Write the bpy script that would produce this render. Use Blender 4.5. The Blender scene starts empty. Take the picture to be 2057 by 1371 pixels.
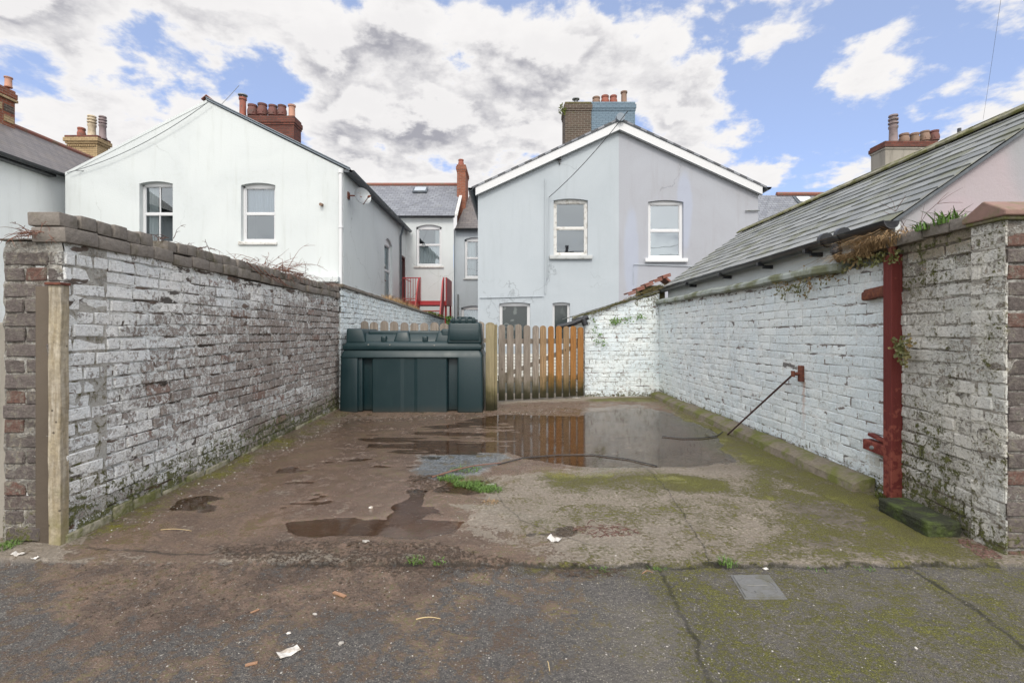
import bpy, bmesh, math, random
import numpy as np
from mathutils import Vector, Matrix
random.seed(7); RNG = np.random.default_rng(7)
R = math.radians
# ---------------------------------------------------------------- camera, world, sun, exposure
F = 971.4; H = 1.2; HZ = 665.0
sc = bpy.context.scene
col = sc.collection
cam = bpy.data.objects.new('camera', bpy.data.cameras.new('camera')); col.objects.link(cam)
cam.location = (0, 0, H); cam.rotation_euler = (R(90), 0, 0)
cam.data.lens = 17; cam.data.sensor_width = 36; cam.data.shift_y = -0.00997
cam.data.clip_start = 0.05; cam.data.clip_end = 2000
sc.camera = cam
sc.view_settings.view_transform = 'Standard'; sc.view_settings.look = 'None'
sc.view_settings.exposure = 0.25; sc.view_settings.gamma = 1
SUN_EL, SUN_AZ = 44.0, 180.0     # azimuth clockwise from +Y: behind the camera
_e, _a = R(SUN_EL), R(SUN_AZ)
SD = Vector((math.sin(_a) * math.cos(_e), math.cos(_a) * math.cos(_e), math.sin(_e)))
sun = bpy.data.objects.new('sun', bpy.data.lights.new('sun', 'SUN')); col.objects.link(sun)
sun.data.energy = 1.5; sun.data.angle = R(16); sun.data.color = (1.0, 0.93, 0.83)
sun.rotation_euler = SD.to_track_quat('Z', 'Y').to_euler()

class NT:
    """short-hand for building node graphs"""
    def __init__(s, tree): s.t = tree; s.n = tree.nodes; s.l = tree.links
    def add(s, typ, **kw):
        n = s.n.new(typ)
        for k, v in kw.items(): setattr(n, k, v)
        return n
    def put(s, inp, v):
        if isinstance(v, bpy.types.NodeSocket): s.l.new(v, inp)
        elif isinstance(v, (tuple, list)):
            v = tuple(v)
            if inp.type == 'RGBA' and len(v) == 3: v = v + (1,)
            inp.default_value = v
        else: inp.default_value = v
    def m(s, op, a, b=0.0, c=0.0, clamp=False):
        n = s.add('ShaderNodeMath', operation=op, use_clamp=clamp)
        s.put(n.inputs[0], a); s.put(n.inputs[1], b); s.put(n.inputs[2], c)
        return n.outputs[0]
    def v(s, op, a, b=(0, 0, 0)):
        n = s.add('ShaderNodeVectorMath', operation=op)
        s.put(n.inputs[0], a)
        if op == 'SCALE': s.put(n.inputs['Scale'], b)
        else: s.put(n.inputs[1], b)
        return n.outputs['Value'] if op in ('DOT_PRODUCT', 'LENGTH') else n.outputs[0]
    def noise(s, vec, scale, detail=4, rough=0.55, dist=0.0, color=False):
        n = s.add('ShaderNodeTexNoise'); s.put(n.inputs['Vector'], vec)
        n.inputs['Scale'].default_value = scale; n.inputs['Detail'].default_value = detail
        n.inputs['Roughness'].default_value = rough; n.inputs['Distortion'].default_value = dist
        return n.outputs['Color' if color else 'Fac']
    def vor(s, vec, scale, feature='F1', out='Distance', rnd=1.0):
        n = s.add('ShaderNodeTexVoronoi', feature=feature); s.put(n.inputs['Vector'], vec)
        n.inputs['Scale'].default_value = scale; n.inputs['Randomness'].default_value = rnd
        return n.outputs[out]
    def ramp(s, fac, a, b, lo=0.0, hi=1.0):
        n = s.add('ShaderNodeMapRange', interpolation_type='SMOOTHSTEP'); s.put(n.inputs['Value'], fac)
        for k, v in (('From Min', a), ('From Max', b), ('To Min', lo), ('To Max', hi)): n.inputs[k].default_value = v
        return n.outputs[0]
    def mix(s, fac, a, b, mode='MIX'):
        n = s.add('ShaderNodeMix', data_type='RGBA', blend_type=mode)
        s.put(n.inputs[0], fac); s.put(n.inputs[6], a); s.put(n.inputs[7], b)
        return n.outputs[2]
    def sep(s, c):
        n = s.add('ShaderNodeSeparateXYZ'); s.put(n.inputs[0], c); return n.outputs
    def comb(s, x, y, z=0.0):
        n = s.add('ShaderNodeCombineXYZ'); s.put(n.inputs[0], x); s.put(n.inputs[1], y); s.put(n.inputs[2], z); return n.outputs[0]
    def attr(s, name):
        n = s.add('ShaderNodeAttribute', attribute_name=name); return n.outputs['Color']
    def bump(s, height, strength, distance=0.01, normal=None):
        n = s.add('ShaderNodeBump'); s.put(n.inputs['Height'], height)
        s.put(n.inputs['Strength'], strength); n.inputs['Distance'].default_value = distance
        if normal: s.put(n.inputs['Normal'], normal)
        return n.outputs[0]

def build_world():
    w = bpy.data.worlds.new('World'); sc.world = w; w.use_nodes = True
    t = NT(w.node_tree); t.n.clear()
    d = t.v('NORMALIZE', t.add('ShaderNodeTexCoord').outputs['Generated'])
    sky = t.add('ShaderNodeTexSky', sky_type='NISHITA', sun_disc=False)
    sky.sun_elevation = _e; sky.sun_rotation = _a; sky.air_density = 1.0; sky.dust_density = 1.0
    skyc = t.v('SCALE', sky.outputs[0], 0.145)
    skyc = t.mix(1.0, skyc, (0.84, 0.93, 1.28), 'MULTIPLY')
    z = t.sep(d)[2]
    zz = t.m('MAXIMUM', t.m('ADD', z, 0.30), 0.05)
    def dens(dv, off):
        dd = t.v('ADD', dv, off)
        s3 = t.sep(dd)
        k = t.m('MAXIMUM', t.m('ADD', s3[2], 0.30), 0.05)
        p = t.comb(t.m('DIVIDE', s3[0], k), t.m('DIVIDE', s3[1], k), t.m('MULTIPLY', s3[2], 1.3))
        n1 = t.noise(p, 4.2, 12, 0.58, 0.1)
        n2 = t.noise(p, 1.6, 3, 0.5)
        return t.m('ADD', t.m('MULTIPLY', n1, 1.30), t.m('MULTIPLY', n2, 0.20))
    # cloud masses and gaps, each at its own direction: (px, py, radius px, amount)
    blobs = [(90, 90, 220, .20), (370, 170, 110, .24), (265, 120, 60, -.36), (400, 30, 130, .12), (560, 120, 60, -.22), (660, 110, 90, .12), (540, 190, 50, -.20), (480, 95, 60, -.05),
             (760, 60, 120, .22), (740, 240, 170, .26), (1000, 260, 130, .2), (880, 190, 70, -.06), (1060, 170, 170, .24), (1200, 120, 90, .16), (1230, 30, 60, -.30), (905, 55, 60, -.28),
             (1420, 230, 150, .16), (1500, 40, 70, -.10), (1590, 225, 75, -.34), (1500, 90, 65, .16), (1480, 25, 60, -.2), (1750, 190, 140, .18), (1840, 50, 90, -.06),
             (1990, 150, 90, .05), (1930, 185, 90, -.38), (1650, 285, 80, -.32), (1640, 140, 70, -.08), (700, 10, 60, -.22), (850, 330, 250, .20), (1700, 370, 90, .12), (1960, 60, 100, .12), (1440, 90, 60, -.30), (1020, 25, 70, -.32), (1330, 10, 60, -.22), (1600, 20, 50, -.25), (1700, 60, 40, -.2)]
    dw = t.v('NORMALIZE', t.v('ADD', d, t.v('SCALE', t.v('SUBTRACT', t.noise(d, 7, 6, .6, color=True), (.5, .5, .5)), .22)))
    acc = None
    for px, py, r, amp in blobs:
        c = Vector(((px - 1028) / F, 1, (HZ - py) / F)).normalized()
        k = 1.0 / (1 - math.cos(math.atan(r / F / 1.2)))
        e = t.m('POWER', 2.718, t.m('MULTIPLY', t.m('SUBTRACT', t.v('DOT_PRODUCT', dw, tuple(c)), 1.0), k))
        e = t.m('MULTIPLY', e, amp * .55)
        acc = e if acc is None else t.m('ADD', acc, e)
    D = t.m('ADD', dens(d, (0, 0, 0)), acc)
    D2 = t.m('ADD', dens(d, (0.02, 0.0, 0.055)), acc)
    back = t.ramp(t.sep(d)[1], .25, -.3, 0, .22)            # closed cloud deck overhead and behind
    D = t.m('ADD', D, back)
    mask = t.ramp(D, 0.695, 0.83)
    thick = t.ramp(D, 0.78, 1.10)
    edge = t.ramp(t.m('SUBTRACT', D, D2), -0.07, 0.09)       # 1 on the top of a cloud, 0 under it
    grey = t.m('MULTIPLY', thick, t.m('SUBTRACT', 1.0, edge), clamp=True)
    grey = t.m('ADD', grey, t.m('MULTIPLY', thick, 0.12), clamp=True)
    cc = t.mix(grey, (0.80, 0.785, 0.78), (0.34, 0.34, 0.38))
    low = t.ramp(z, 0.0, 0.35)
    cc = t.mix(low, t.mix(0.30, cc, (0.68, 0.68, 0.70)), cc)
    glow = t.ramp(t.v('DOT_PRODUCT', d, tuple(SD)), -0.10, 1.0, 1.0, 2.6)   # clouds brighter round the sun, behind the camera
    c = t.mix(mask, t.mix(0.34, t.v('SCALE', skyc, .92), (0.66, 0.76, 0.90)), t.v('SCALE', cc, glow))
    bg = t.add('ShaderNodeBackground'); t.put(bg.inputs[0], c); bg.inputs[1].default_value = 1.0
    # ground half of the dome stays dull
    bg2 = t.add('ShaderNodeBackground'); bg2.inputs[0].default_value = (0.25, 0.24, 0.23, 1)
    mx = t.add('ShaderNodeMixShader'); t.put(mx.inputs[0], t.ramp(z, -0.02, 0.0)); t.l.new(bg2.outputs[0], mx.inputs[1]); t.l.new(bg.outputs[0], mx.inputs[2])
    t.l.new(mx.outputs[0], t.add('ShaderNodeOutputWorld').inputs[0])
build_world()
sc.cycles.max_bounces = 8; sc.cycles.transparent_max_bounces = 12

# ---------------------------------------------------------------- helpers
def at(px, py, Y): return Vector(((px - 1028.5) / F * Y, Y, H + (HZ - py) / F * Y))
def gp(px, py):
    Y = F * H / (py - HZ); return ((px - 1028.5) / F * Y, Y)
def G(pts): return [gp(x, y) for x, y in pts]
def tag(o, label=None, cat=None, group=None, kind=None):
    if label: o['label'] = label
    if cat: o['category'] = cat
    if group: o['group'] = group
    if kind: o['kind'] = kind
    return o
def thing(name, loc, label, cat, group=None, rz=0):
    o = bpy.data.objects.new(name, None); col.objects.link(o); o.location = loc; o.rotation_euler.z = rz
    o.empty_display_size = .1
    return tag(o, label, cat, group)

class MB:
    def __init__(s): s.v = []; s.f = []; s.mi = []; s.c = {}
    def add(s, vs, fs, mi=0):
        b = len(s.v); s.v.extend(tuple(v) for v in vs)
        for f in fs: s.f.append(tuple(b + i for i in f)); s.mi.append(mi)
    def box(s, x0, x1, y0, y1, z0, z1, mi=0, bev=0.0, seg=2, top=None):
        if x0 > x1: x0, x1 = x1, x0
        if y0 > y1: y0, y1 = y1, y0
        bm = bmesh.new()
        dx0 = dx1 = dy0 = dy1 = 0
        if top: dx0, dx1, dy0, dy1 = top
        v = [bm.verts.new(p) for p in ((x0, y0, z0), (x1, y0, z0), (x1, y1, z0), (x0, y1, z0), (x0 + dx0, y0 + dy0, z1), (x1 - dx1, y0 + dy0, z1), (x1 - dx1, y1 - dy1, z1), (x0 + dx0, y1 - dy1, z1))]
        for f in ((0, 3, 2, 1), (4, 5, 6, 7), (0, 1, 5, 4), (1, 2, 6, 5), (2, 3, 7, 6), (3, 0, 4, 7)): bm.faces.new([v[i] for i in f])
        if bev: bmesh.ops.bevel(bm, geom=bm.edges[:], offset=bev, segments=seg, affect='EDGES', profile=.5)
        s.bm(bm, mi)
    def bm(s, bm, mi=0):
        bm.verts.index_update()
        s.add([v.co[:] for v in bm.verts], [[v.index for v in f.verts] for f in bm.faces], mi); bm.free()
    def obox(s, O, U, V, W, mi=0, bev=0.0, seg=2):
        """box from corner O along vectors U, V, W"""
        O, U, V, W = Vector(O), Vector(U), Vector(V), Vector(W)
        bm = bmesh.new()
        v = [bm.verts.new(p) for p in (O, O + U, O + U + V, O + V, O + W, O + U + W, O + U + V + W, O + V + W)]
        for f in ((0, 3, 2, 1), (4, 5, 6, 7), (0, 1, 5, 4), (1, 2, 6, 5), (2, 3, 7, 6), (3, 0, 4, 7)): bm.faces.new([v[i] for i in f])
        if bev: bmesh.ops.bevel(bm, geom=bm.edges[:], offset=bev, segments=seg, affect='EDGES', profile=.5)
        bmesh.ops.recalc_face_normals(bm, faces=bm.faces[:])
        s.bm(bm, mi)
    def quad(s, a, b, c, d, mi=0): s.add([a, b, c, d], [(0, 1, 2, 3)], mi)
    def tube(s, pts, r, n=8, mi=0, cap=True):
        pts = [Vector(p) for p in pts]; rs = r if isinstance(r, (list, tuple)) else [r] * len(pts)
        vs = []; fs = []
        for i, p in enumerate(pts):
            d = (pts[min(i + 1, len(pts) - 1)] - pts[max(i - 1, 0)]); d = d.normalized() if d.length else Vector((0, 0, 1))
            a = d.cross(Vector((0, 0, 1))) if abs(d.z) < .95 else d.cross(Vector((1, 0, 0)))
            a.normalize(); b = d.cross(a)
            for k in range(n):
                t = 2 * math.pi * k / n; vs.append(p + (a * math.cos(t) + b * math.sin(t)) * rs[i])
        for i in range(len(pts) - 1):
            for k in range(n):
                k2 = (k + 1) % n; fs.append((i * n + k, (i + 1) * n + k, (i + 1) * n + k2, i * n + k2))
        if cap: fs.append(tuple(range(n))); fs.append(tuple(range((len(pts) - 1) * n, len(pts) * n))[::-1])
        s.add(vs, fs, mi)
    def lathe(s, c, prof, n=16, mi=0):
        """prof: (radius, z) pairs bottom to top"""
        vs = []; fs = []
        for r, z in prof:
            for k in range(n):
                t = 2 * math.pi * k / n; vs.append((c[0] + r * math.cos(t), c[1] + r * math.sin(t), c[2] + z))
        for i in range(len(prof) - 1):
            for k in range(n):
                k2 = (k + 1) % n; fs.append((i * n + k, i * n + k2, (i + 1) * n + k2, (i + 1) * n + k))
        s.add(vs, fs, mi)
    def build(s, name, mats, parent=None, smooth=None, ats=None):
        me = bpy.data.meshes.new(name); me.from_pydata(s.v, [], s.f)
        if not isinstance(mats, (list, tuple)): mats = [mats]
        for m in mats: me.materials.append(m)
        if len(mats) > 1: me.polygons.foreach_set('material_index', s.mi)
        if ats:
            for k, arr in ats.items():
                a = me.color_attributes.new(k, 'FLOAT_COLOR', 'POINT')
                q = np.ones((len(s.v), 4), dtype=np.float32); q[:, :3] = arr; a.data.foreach_set('color', q.ravel())
        me.update()
        o = bpy.data.objects.new(name, me); col.objects.link(o)
        if parent is not None:
            o.parent = parent
            o.matrix_parent_inverse = Matrix.Identity(4)
            pw = parent_world(parent)
            o.matrix_local = pw.inverted()
            # geometry is written in world space, so bake the offset into the mesh
            me.transform(pw.inverted()); o.matrix_local = Matrix.Identity(4)
        if smooth is not None:
            me.shade_smooth(); me.set_sharp_from_angle(angle=R(smooth))
        return o
def parent_world(p):
    m = Matrix.Identity(4)
    while p is not None:
        m = (Matrix.Translation(p.location) @ p.rotation_euler.to_matrix().to_4x4()) @ m; p = p.parent
    return m
def part(o, parent): return o
def jit(a): return random.uniform(-a, a)

# numpy value noise
_T = RNG.random((256, 256))
def vn(x, y):
    x = np.asarray(x, float); y = np.asarray(y, float)
    xi = np.floor(x).astype(int); yi = np.floor(y).astype(int); fx = x - xi; fy = y - yi
    fx = fx * fx * (3 - 2 * fx); fy = fy * fy * (3 - 2 * fy)
    g = lambda a, b: _T[a % 256, b % 256]
    return (g(xi, yi) * (1 - fx) + g(xi + 1, yi) * fx) * (1 - fy) + (g(xi, yi + 1) * (1 - fx) + g(xi + 1, yi + 1) * fx) * fy
def fbm(x, y, o=4, ox=0.0):
    s = 0; a = .5; t = 0
    for i in range(o): s = s + a * vn(x * 2 ** i + 17.3 * i + ox, y * 2 ** i + 9.1 * i); t += a; a *= .5
    return s / t
def ss(x, a, b):
    t = np.clip((x - a) / (b - a), 0, 1); return t * t * (3 - 2 * t)
def sdpoly(X, Y, P):
    d = np.full(X.shape, 1e9); sgn = np.ones(X.shape); n = len(P)
    for i in range(n):
        ax, ay = P[i]; bx, by = P[i - 1]
        ex, ey = bx - ax, by - ay; wx, wy = X - ax, Y - ay
        t = np.clip((wx * ex + wy * ey) / (ex * ex + ey * ey + 1e-12), 0, 1)
        d = np.minimum(d, (wx - ex * t) ** 2 + (wy - ey * t) ** 2)
        c1 = Y >= ay; c2 = Y < by; c3 = ex * wy > ey * wx
        fl = (c1 & c2 & c3) | (~c1 & ~c2 & ~c3); sgn = np.where(fl, -sgn, sgn)
    return sgn * np.sqrt(d)      # negative inside

# ---------------------------------------------------------------- materials
MATS = {}
def mat(name, fn, **kw):
    m = bpy.data.materials.new(name); m.use_nodes = True
    t = NT(m.node_tree); b = t.n['Principled BSDF']
    fn(t, b, **kw); MATS[name] = m; return m
def setp(t, b, color=None, rough=None, normal=None, metal=None, spec=None, coat=None):
    if color is not None: t.put(b.inputs['Base Color'], color)
    if rough is not None: t.put(b.inputs['Roughness'], rough)
    if normal is not None: t.put(b.inputs['Normal'], normal)
    if metal is not None: t.put(b.inputs['Metallic'], metal)
    if spec is not None: t.put(b.inputs['Specular IOR Level'], spec)
    if coat is not None: t.put(b.inputs['Coat Weight'], coat)
def pos(t): return t.add('ShaderNodeNewGeometry').outputs['Position']

def f_brick(t, b, dark=(0.14, 0.115, 0.10), warm=(0.26, 0.13, 0.09), paint=(0.78, 0.80, 0.80), flake=0.5, joint=False, rough=.85, warmth=.12, thin=.0, crack=.0, stains=None, bias=0.0, mottle=.35):
    """weathered bricks: attribute rnd = per brick random, rim, kind; mask = paint, moss, grime"""
    p = pos(t); s3 = t.sep(p)
    rnd = t.sep(t.attr('rnd')); mk = t.sep(t.attr('mask'))
    st = lambda x, a=.34, b_=.66: t.ramp(x, a, b_)
    n_f = st(t.noise(p, 70, 5, .68)); n_m = st(t.noise(p, 17, 6, .68, .5)); n_l = st(t.noise(p, 2.6, 5, .6))
    n_c = st(t.noise(p, 210, 3, .6)); n_x = st(t.noise(p, 36, 5, .7, .8))
    base = t.mix(rnd[0], dark, tuple(c * 1.55 for c in dark))
    base = t.mix(t.ramp(rnd[2], 1 - warmth - .02, 1 - warmth), base, warm)
    if joint: base = t.mix(n_x, (0.20, 0.175, 0.145), (0.055, 0.045, 0.035))
    base = t.mix(t.m('MULTIPLY', n_f, .55), base, tuple(c * .45 for c in dark))
    cov0 = t.m('ADD', t.m('ADD', mk[0], bias), t.m('MULTIPLY', t.m('SUBTRACT', n_m, .5), .55 * flake))
    cov0 = t.m('ADD', cov0, t.m('MULTIPLY', t.m('SUBTRACT', n_x, .5), .55 * flake))
    cov0 = t.m('ADD', cov0, t.m('MULTIPLY', t.m('SUBTRACT', n_f, .5), .35 * flake))
    cov0 = t.m('ADD', cov0, t.m('MULTIPLY', t.m('SUBTRACT', rnd[0], .5), .35 * flake))
    cov = t.ramp(cov0, .46, .62)
    pc = t.mix(t.m('MULTIPLY', n_l, .7), paint, tuple(c * q for c, q in zip(paint, (.84, .89, .94))))
    pc = t.mix(t.m('MULTIPLY', t.ramp(n_m, .55, 1), mottle), pc, (0.40, 0.40, 0.38))
    pc = t.mix(t.m('MULTIPLY', t.ramp(n_f, .6, 1), .25), pc, (0.30, 0.29, 0.27))
    chalk = t.m('MULTIPLY', t.ramp(cov0, .12, .5), thin)          # a thin chalky remnant of whitewash
    base = t.mix(t.m('MULTIPLY', chalk, t.ramp(n_f, .9, .1)), base, tuple(c * .62 for c in paint))
    c = t.mix(cov, base, pc)
    # grime
    gr = t.m('ADD', mk[2], t.m('MULTIPLY', t.m('SUBTRACT', n_m, .5), .7)); gr = t.m('ADD', gr, t.m('MULTIPLY', t.m('SUBTRACT', n_x, .5), .4))
    gr = t.ramp(gr, .28, .95)
    c = t.mix(t.m('MULTIPLY', gr, .85), c, t.mix(n_f, (0.13, 0.125, 0.115), (0.27, 0.24, 0.19)))
    ms = t.m('ADD', mk[1], t.m('ADD', t.m('MULTIPLY', t.m('SUBTRACT', n_m, .5), .5), t.m('MULTIPLY', t.m('SUBTRACT', n_x, .5), .5)))
    halo = t.ramp(ms, .28, .62); ms = t.ramp(ms, .52, .72)
    c = t.mix(t.m('MULTIPLY', halo, .55), c, (.19, .17, .09))
    c = t.mix(t.m('MULTIPLY', ms, .9), c, t.mix(n_c, (0.035, 0.042, 0.012), (0.15, 0.16, 0.035)))
    if stains:
        for (y_, z1_, z0_, w_, col_) in stains:
            dy = t.m('ABSOLUTE', t.m('SUBTRACT', t.m('ADD', s3[1], t.m('MULTIPLY', t.m('SUBTRACT', n_m, .5), w_)), y_))
            k_ = t.m('MULTIPLY', t.ramp(dy, w_ * .3, w_, 1, 0), t.m('MULTIPLY', t.ramp(s3[2], z0_, z1_, 0, 1), t.ramp(s3[2], z1_, z1_ + .01, 1, 0)))
            c = t.mix(t.m('MULTIPLY', k_, .55), c, col_)
    if crack:
        # bed joints opened by frost: dark lines that come and go
        q = t.noise(t.comb(t.m('MULTIPLY', s3[0], 2.2), t.m('MULTIPLY', s3[1], 2.2), t.m('MULTIPLY', s3[2], 9)), 2, 4, .6)
        c = t.mix(t.m('MULTIPLY', t.ramp(q, .52, .57), crack), c, t.mix(n_l, (.035, .025, .018), (.12, .07, .045)))
    h = t.m('ADD', t.m('MULTIPLY', n_f, .5), t.m('ADD', t.m('MULTIPLY', cov, .5), t.m('MULTIPLY', n_c, .2)))
    h = t.m('ADD', h, t.m('ADD', t.m('MULTIPLY', ms, .8), t.m('MULTIPLY', n_x, .6)))
    setp(t, b, c, rough, t.bump(h, .9, .007), spec=.3)
mat('brick_flaking', f_brick, flake=.95, dark=(0.29, 0.25, 0.225), warm=(.28, .19, .155), warmth=.07, paint=(0.86, 0.86, 0.84), thin=.9)
mat('joint_flaking', f_brick, flake=.9, joint=True, paint=(0.80, 0.80, 0.77), thin=.5, crack=.9, bias=.20)
mat('brick_old', f_brick, flake=.8, dark=(0.26, 0.225, 0.17), warm=(.28, .20, .14), warmth=.1, paint=(0.68, 0.66, 0.60), thin=.95)
mat('joint_old', f_brick, flake=.7, joint=True, paint=(0.62, 0.60, 0.53), thin=.5, crack=.5)
mat('brick_painted', f_brick, flake=.30, dark=(0.30, 0.26, 0.22), paint=(0.80, 0.86, 0.865), thin=.8, mottle=.10, stains=[(4.53, .74, .15, .035, (.45, .22, .12)), (3.62, .30, .0, .12, (.40, .33, .20)), (3.52, 1.35, .7, .05, (.50, .38, .28))])
mat('joint_painted', f_brick, flake=.45, joint=True, dark=(0.08, 0.065, 0.05), paint=(0.80, 0.83, 0.82), crack=.8, mottle=.15, bias=.05, stains=[(4.53, .74, .15, .035, (.45, .22, .12))])
mat('brick_bare', f_brick, flake=.5, dark=(0.115, 0.097, 0.09), warm=(0.165, 0.088, 0.068), warmth=.12, paint=(.5, .49, .46), thin=.25)
mat('joint_bare', f_brick, flake=.5, joint=True, paint=(.46, .44, .40), thin=.9, bias=.34)

def f_render(t, b, c1=(0.8, 0.82, 0.82), c2=(.7, .73, .73), stain=(.45, .47, .45), amt=.35, patches=None):
    p = pos(t); s = t.sep(p)
    st = t.comb(t.m('MULTIPLY', t.m('ADD', s[0], s[1]), 3.0), t.m('MULTIPLY', s[2], .28))
    streak = t.noise(st, 1.6, 6, .65)
    big = t.noise(p, .45, 5, .6, .6)
    fine = t.noise(p, 9, 5, .6)
    c = t.mix(t.ramp(big, .35, .7), c1, c2)
    c = t.mix(t.m('MULTIPLY', t.ramp(streak, .50, .78), amt), c, stain)
    c = t.mix(t.ramp(t.m('ADD', t.m('MULTIPLY', fine, .5), t.m('MULTIPLY', big, .5)), .54, .7, 0, amt * .7), c, stain)
    # hairline cracks
    w = t.v('ADD', p, t.v('SCALE', t.noise(p, 1.2, 4, .6, color=True), 1.1))
    cr = t.vor(w, .33, 'DISTANCE_TO_EDGE')
    cm = t.m('MULTIPLY', t.ramp(cr, .0, .006, 1, 0), t.ramp(t.noise(p, .35, 2), .52, .6))
    c = t.mix(t.m('MULTIPLY', cm, .45), c, tuple(x * .5 for x in stain))
    if patches:
        for (cx, cz, rx, rz, pc_, k) in patches:
            dx = t.m('DIVIDE', t.m('SUBTRACT', s[0], cx), rx); dz = t.m('DIVIDE', t.m('SUBTRACT', s[2], cz), rz)
            r2 = t.m('ADD', t.m('MULTIPLY', dx, dx), t.m('MULTIPLY', dz, dz))
            r2 = t.m('ADD', r2, t.m('MULTIPLY', t.m('SUBTRACT', t.noise(p, 1.1, 5, .6), .5), 1.4))
            c = t.mix(t.ramp(r2, .5, 1.3, k, 0), c, pc_)
    setp(t, b, c, .85, t.bump(t.m('ADD', t.noise(p, 25, 6, .7), t.m('MULTIPLY', big, 1.2)), .25, .02), spec=.25)
mat('white_render', f_render, c1=(.575, .61, .61), c2=(.535, .57, .575), stain=(.43, .455, .43), amt=.42)
mat('shade_lifted_white_render', f_render, c1=(.74, .77, .77), c2=(.69, .72, .73), stain=(.50, .52, .50), amt=.5)  # white lightened in the colour to offset shade on the side walls
mat('pale_grey_render', f_render, c1=(.405, .445, .475), c2=(.37, .41, .44), stain=(.32, .355, .375), amt=.4)
mat('lilac_grey_render', f_render, c1=(.35, .365, .40), c2=(.325, .335, .365), stain=(.28, .275, .285), amt=.45,
    patches=[(5.0, 4.7, .22, 1.1, (.35, .40, .53), .4), (3.45, 3.4, .22, 1.3, (.35, .40, .52), .4)])
mat('terrace_grey_render', f_render, c1=(.40, .44, .47), c2=(.36, .40, .43), stain=(.28, .31, .32), amt=.4)
mat('pink_grey_render', f_render, c1=(.32, .325, .34), c2=(.355, .32, .335), stain=(.30, .28, .25), amt=.6,
    patches=[(3.55, 2.15, .35, .5, (.42, .33, .35), .45), (3.3, 2.0, .25, .22, (.40, .33, .36), .4), (4.0, 2.45, .3, .35, (.28, .30, .325), .5)])
mat('old_cement', f_render, c1=(.34, .30, .23), c2=(.25, .21, .14), stain=(.13, .11, .06), amt=1.0)
mat('dark_cement', f_render, c1=(.085, .068, .052), c2=(.12, .098, .075), stain=(.08, .07, .05), amt=.8)
mat('chimney_render', f_render, c1=(.30, .28, .24), c2=(.24, .22, .19), stain=(.14, .13, .11), amt=.8)

def f_bricktex(t, b, c1=(.2, .07, .04), c2=(.13, .05, .035), mortar=(.25, .22, .19), moss=.0, bw=.23, rh=.078, bands=None, m_amt=.6):
    p = pos(t); s = t.sep(p)
    uv = t.comb(t.m('ADD', s[0], s[1]), s[2])
    n = t.add('ShaderNodeTexBrick'); t.put(n.inputs['Vector'], uv)
    n.inputs['Scale'].default_value = 1; n.inputs['Brick Width'].default_value = bw; n.inputs['Row Height'].default_value = rh
    n.inputs['Mortar Size'].default_value = .009; n.inputs['Mortar Smooth'].default_value = .3; n.inputs['Bias'].default_value = 0
    t.put(n.inputs['Color1'], c1); t.put(n.inputs['Color2'], c2); t.put(n.inputs['Mortar'], mortar)
    nm = t.noise(p, 5, 5, .65); nf = t.noise(p, 22, 4, .6)
    c = t.mix(t.m('MULTIPLY', nf, m_amt), n.outputs[0], tuple(x * .55 for x in c2))
    c = t.mix(t.ramp(nm, .66 - moss * .3, .78 - moss * .25, 0, min(1, moss * 2)), c, (.12, .12, .04))
    setp(t, b, c, .9, t.bump(t.m('ADD', t.m('MULTIPLY', n.outputs[1], -1.0), nf), .7, .012), spec=.2)
mat('dark_red_brick', f_bricktex, c1=(.20, .075, .055), c2=(.12, .05, .04), mortar=(.10, .085, .075), moss=.12)
mat('orange_brick', f_bricktex, c1=(.34, .12, .07), c2=(.24, .085, .05), mortar=(.30, .24, .19), moss=.0)
mat('brown_brick', f_bricktex, c1=(.13, .095, .075), c2=(.09, .07, .055), mortar=(.26, .24, .20), moss=.25)
mat('cream_brick', f_bricktex, c1=(.50, .38, .22), c2=(.40, .29, .16), mortar=(.22, .16, .10), moss=.05)
mat('blue_painted_brick', f_bricktex, c1=(.17, .23, .28), c2=(.15, .21, .26), mortar=(.11, .15, .19), m_amt=.15)
mat('white_far_brick', f_bricktex, c1=(.72, .72, .68), c2=(.66, .66, .62), mortar=(.35, .33, .28), moss=.15, m_amt=.1)
mat('mossy_cap', f_bricktex, c1=(.18, .15, .09), c2=(.12, .11, .05), mortar=(.10, .09, .06), moss=.5)

def f_slate(t, b, c1=(.15, .16, .18), c2=(.23, .245, .27), lichen=.2, w=.28, h=.21, mossc=(.14, .14, .05)):
    p = pos(t); tc = t.sep(t.add('ShaderNodeUVMap').outputs[0])
    n = t.add('ShaderNodeTexBrick'); t.put(n.inputs['Vector'], t.comb(tc[0], tc[1]))
    n.inputs['Scale'].default_value = 1; n.inputs['Brick Width'].default_value = w; n.inputs['Row Height'].default_value = h
    n.inputs['Mortar Size'].default_value = .008; n.inputs['Mortar Smooth'].default_value = .2
    t.put(n.inputs['Color1'], c1); t.put(n.inputs['Color2'], c2); t.put(n.inputs['Mortar'], tuple(x * .28 for x in c1))
    nm = t.noise(p, 2.2, 6, .65); nf = t.noise(p, 14, 4, .6)
    c = t.mix(t.m('MULTIPLY', nf, .5), n.outputs[0], tuple(x * .6 for x in c1))
    c = t.mix(t.ramp(nm, .6 - lichen * .3, .75, 0, lichen * 1.6), c, mossc)
    rowf = t.m('FRACT', t.m('DIVIDE', tc[1], h))
    hh = t.m('ADD', t.m('MULTIPLY', n.outputs[1], -.5), t.m('ADD', t.m('MULTIPLY', rowf, -.8), t.m('MULTIPLY', nf, .35)))
    setp(t, b, c, .55, t.bump(hh, .7, .02), spec=.4)
mat('slate_far', f_slate, c1=(.17, .18, .205), c2=(.25, .265, .29), lichen=.12)
mat('slate_brown', f_slate, c1=(.13, .12, .12), c2=(.20, .18, .17), lichen=.25, mossc=(.17, .14, .09))

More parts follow.
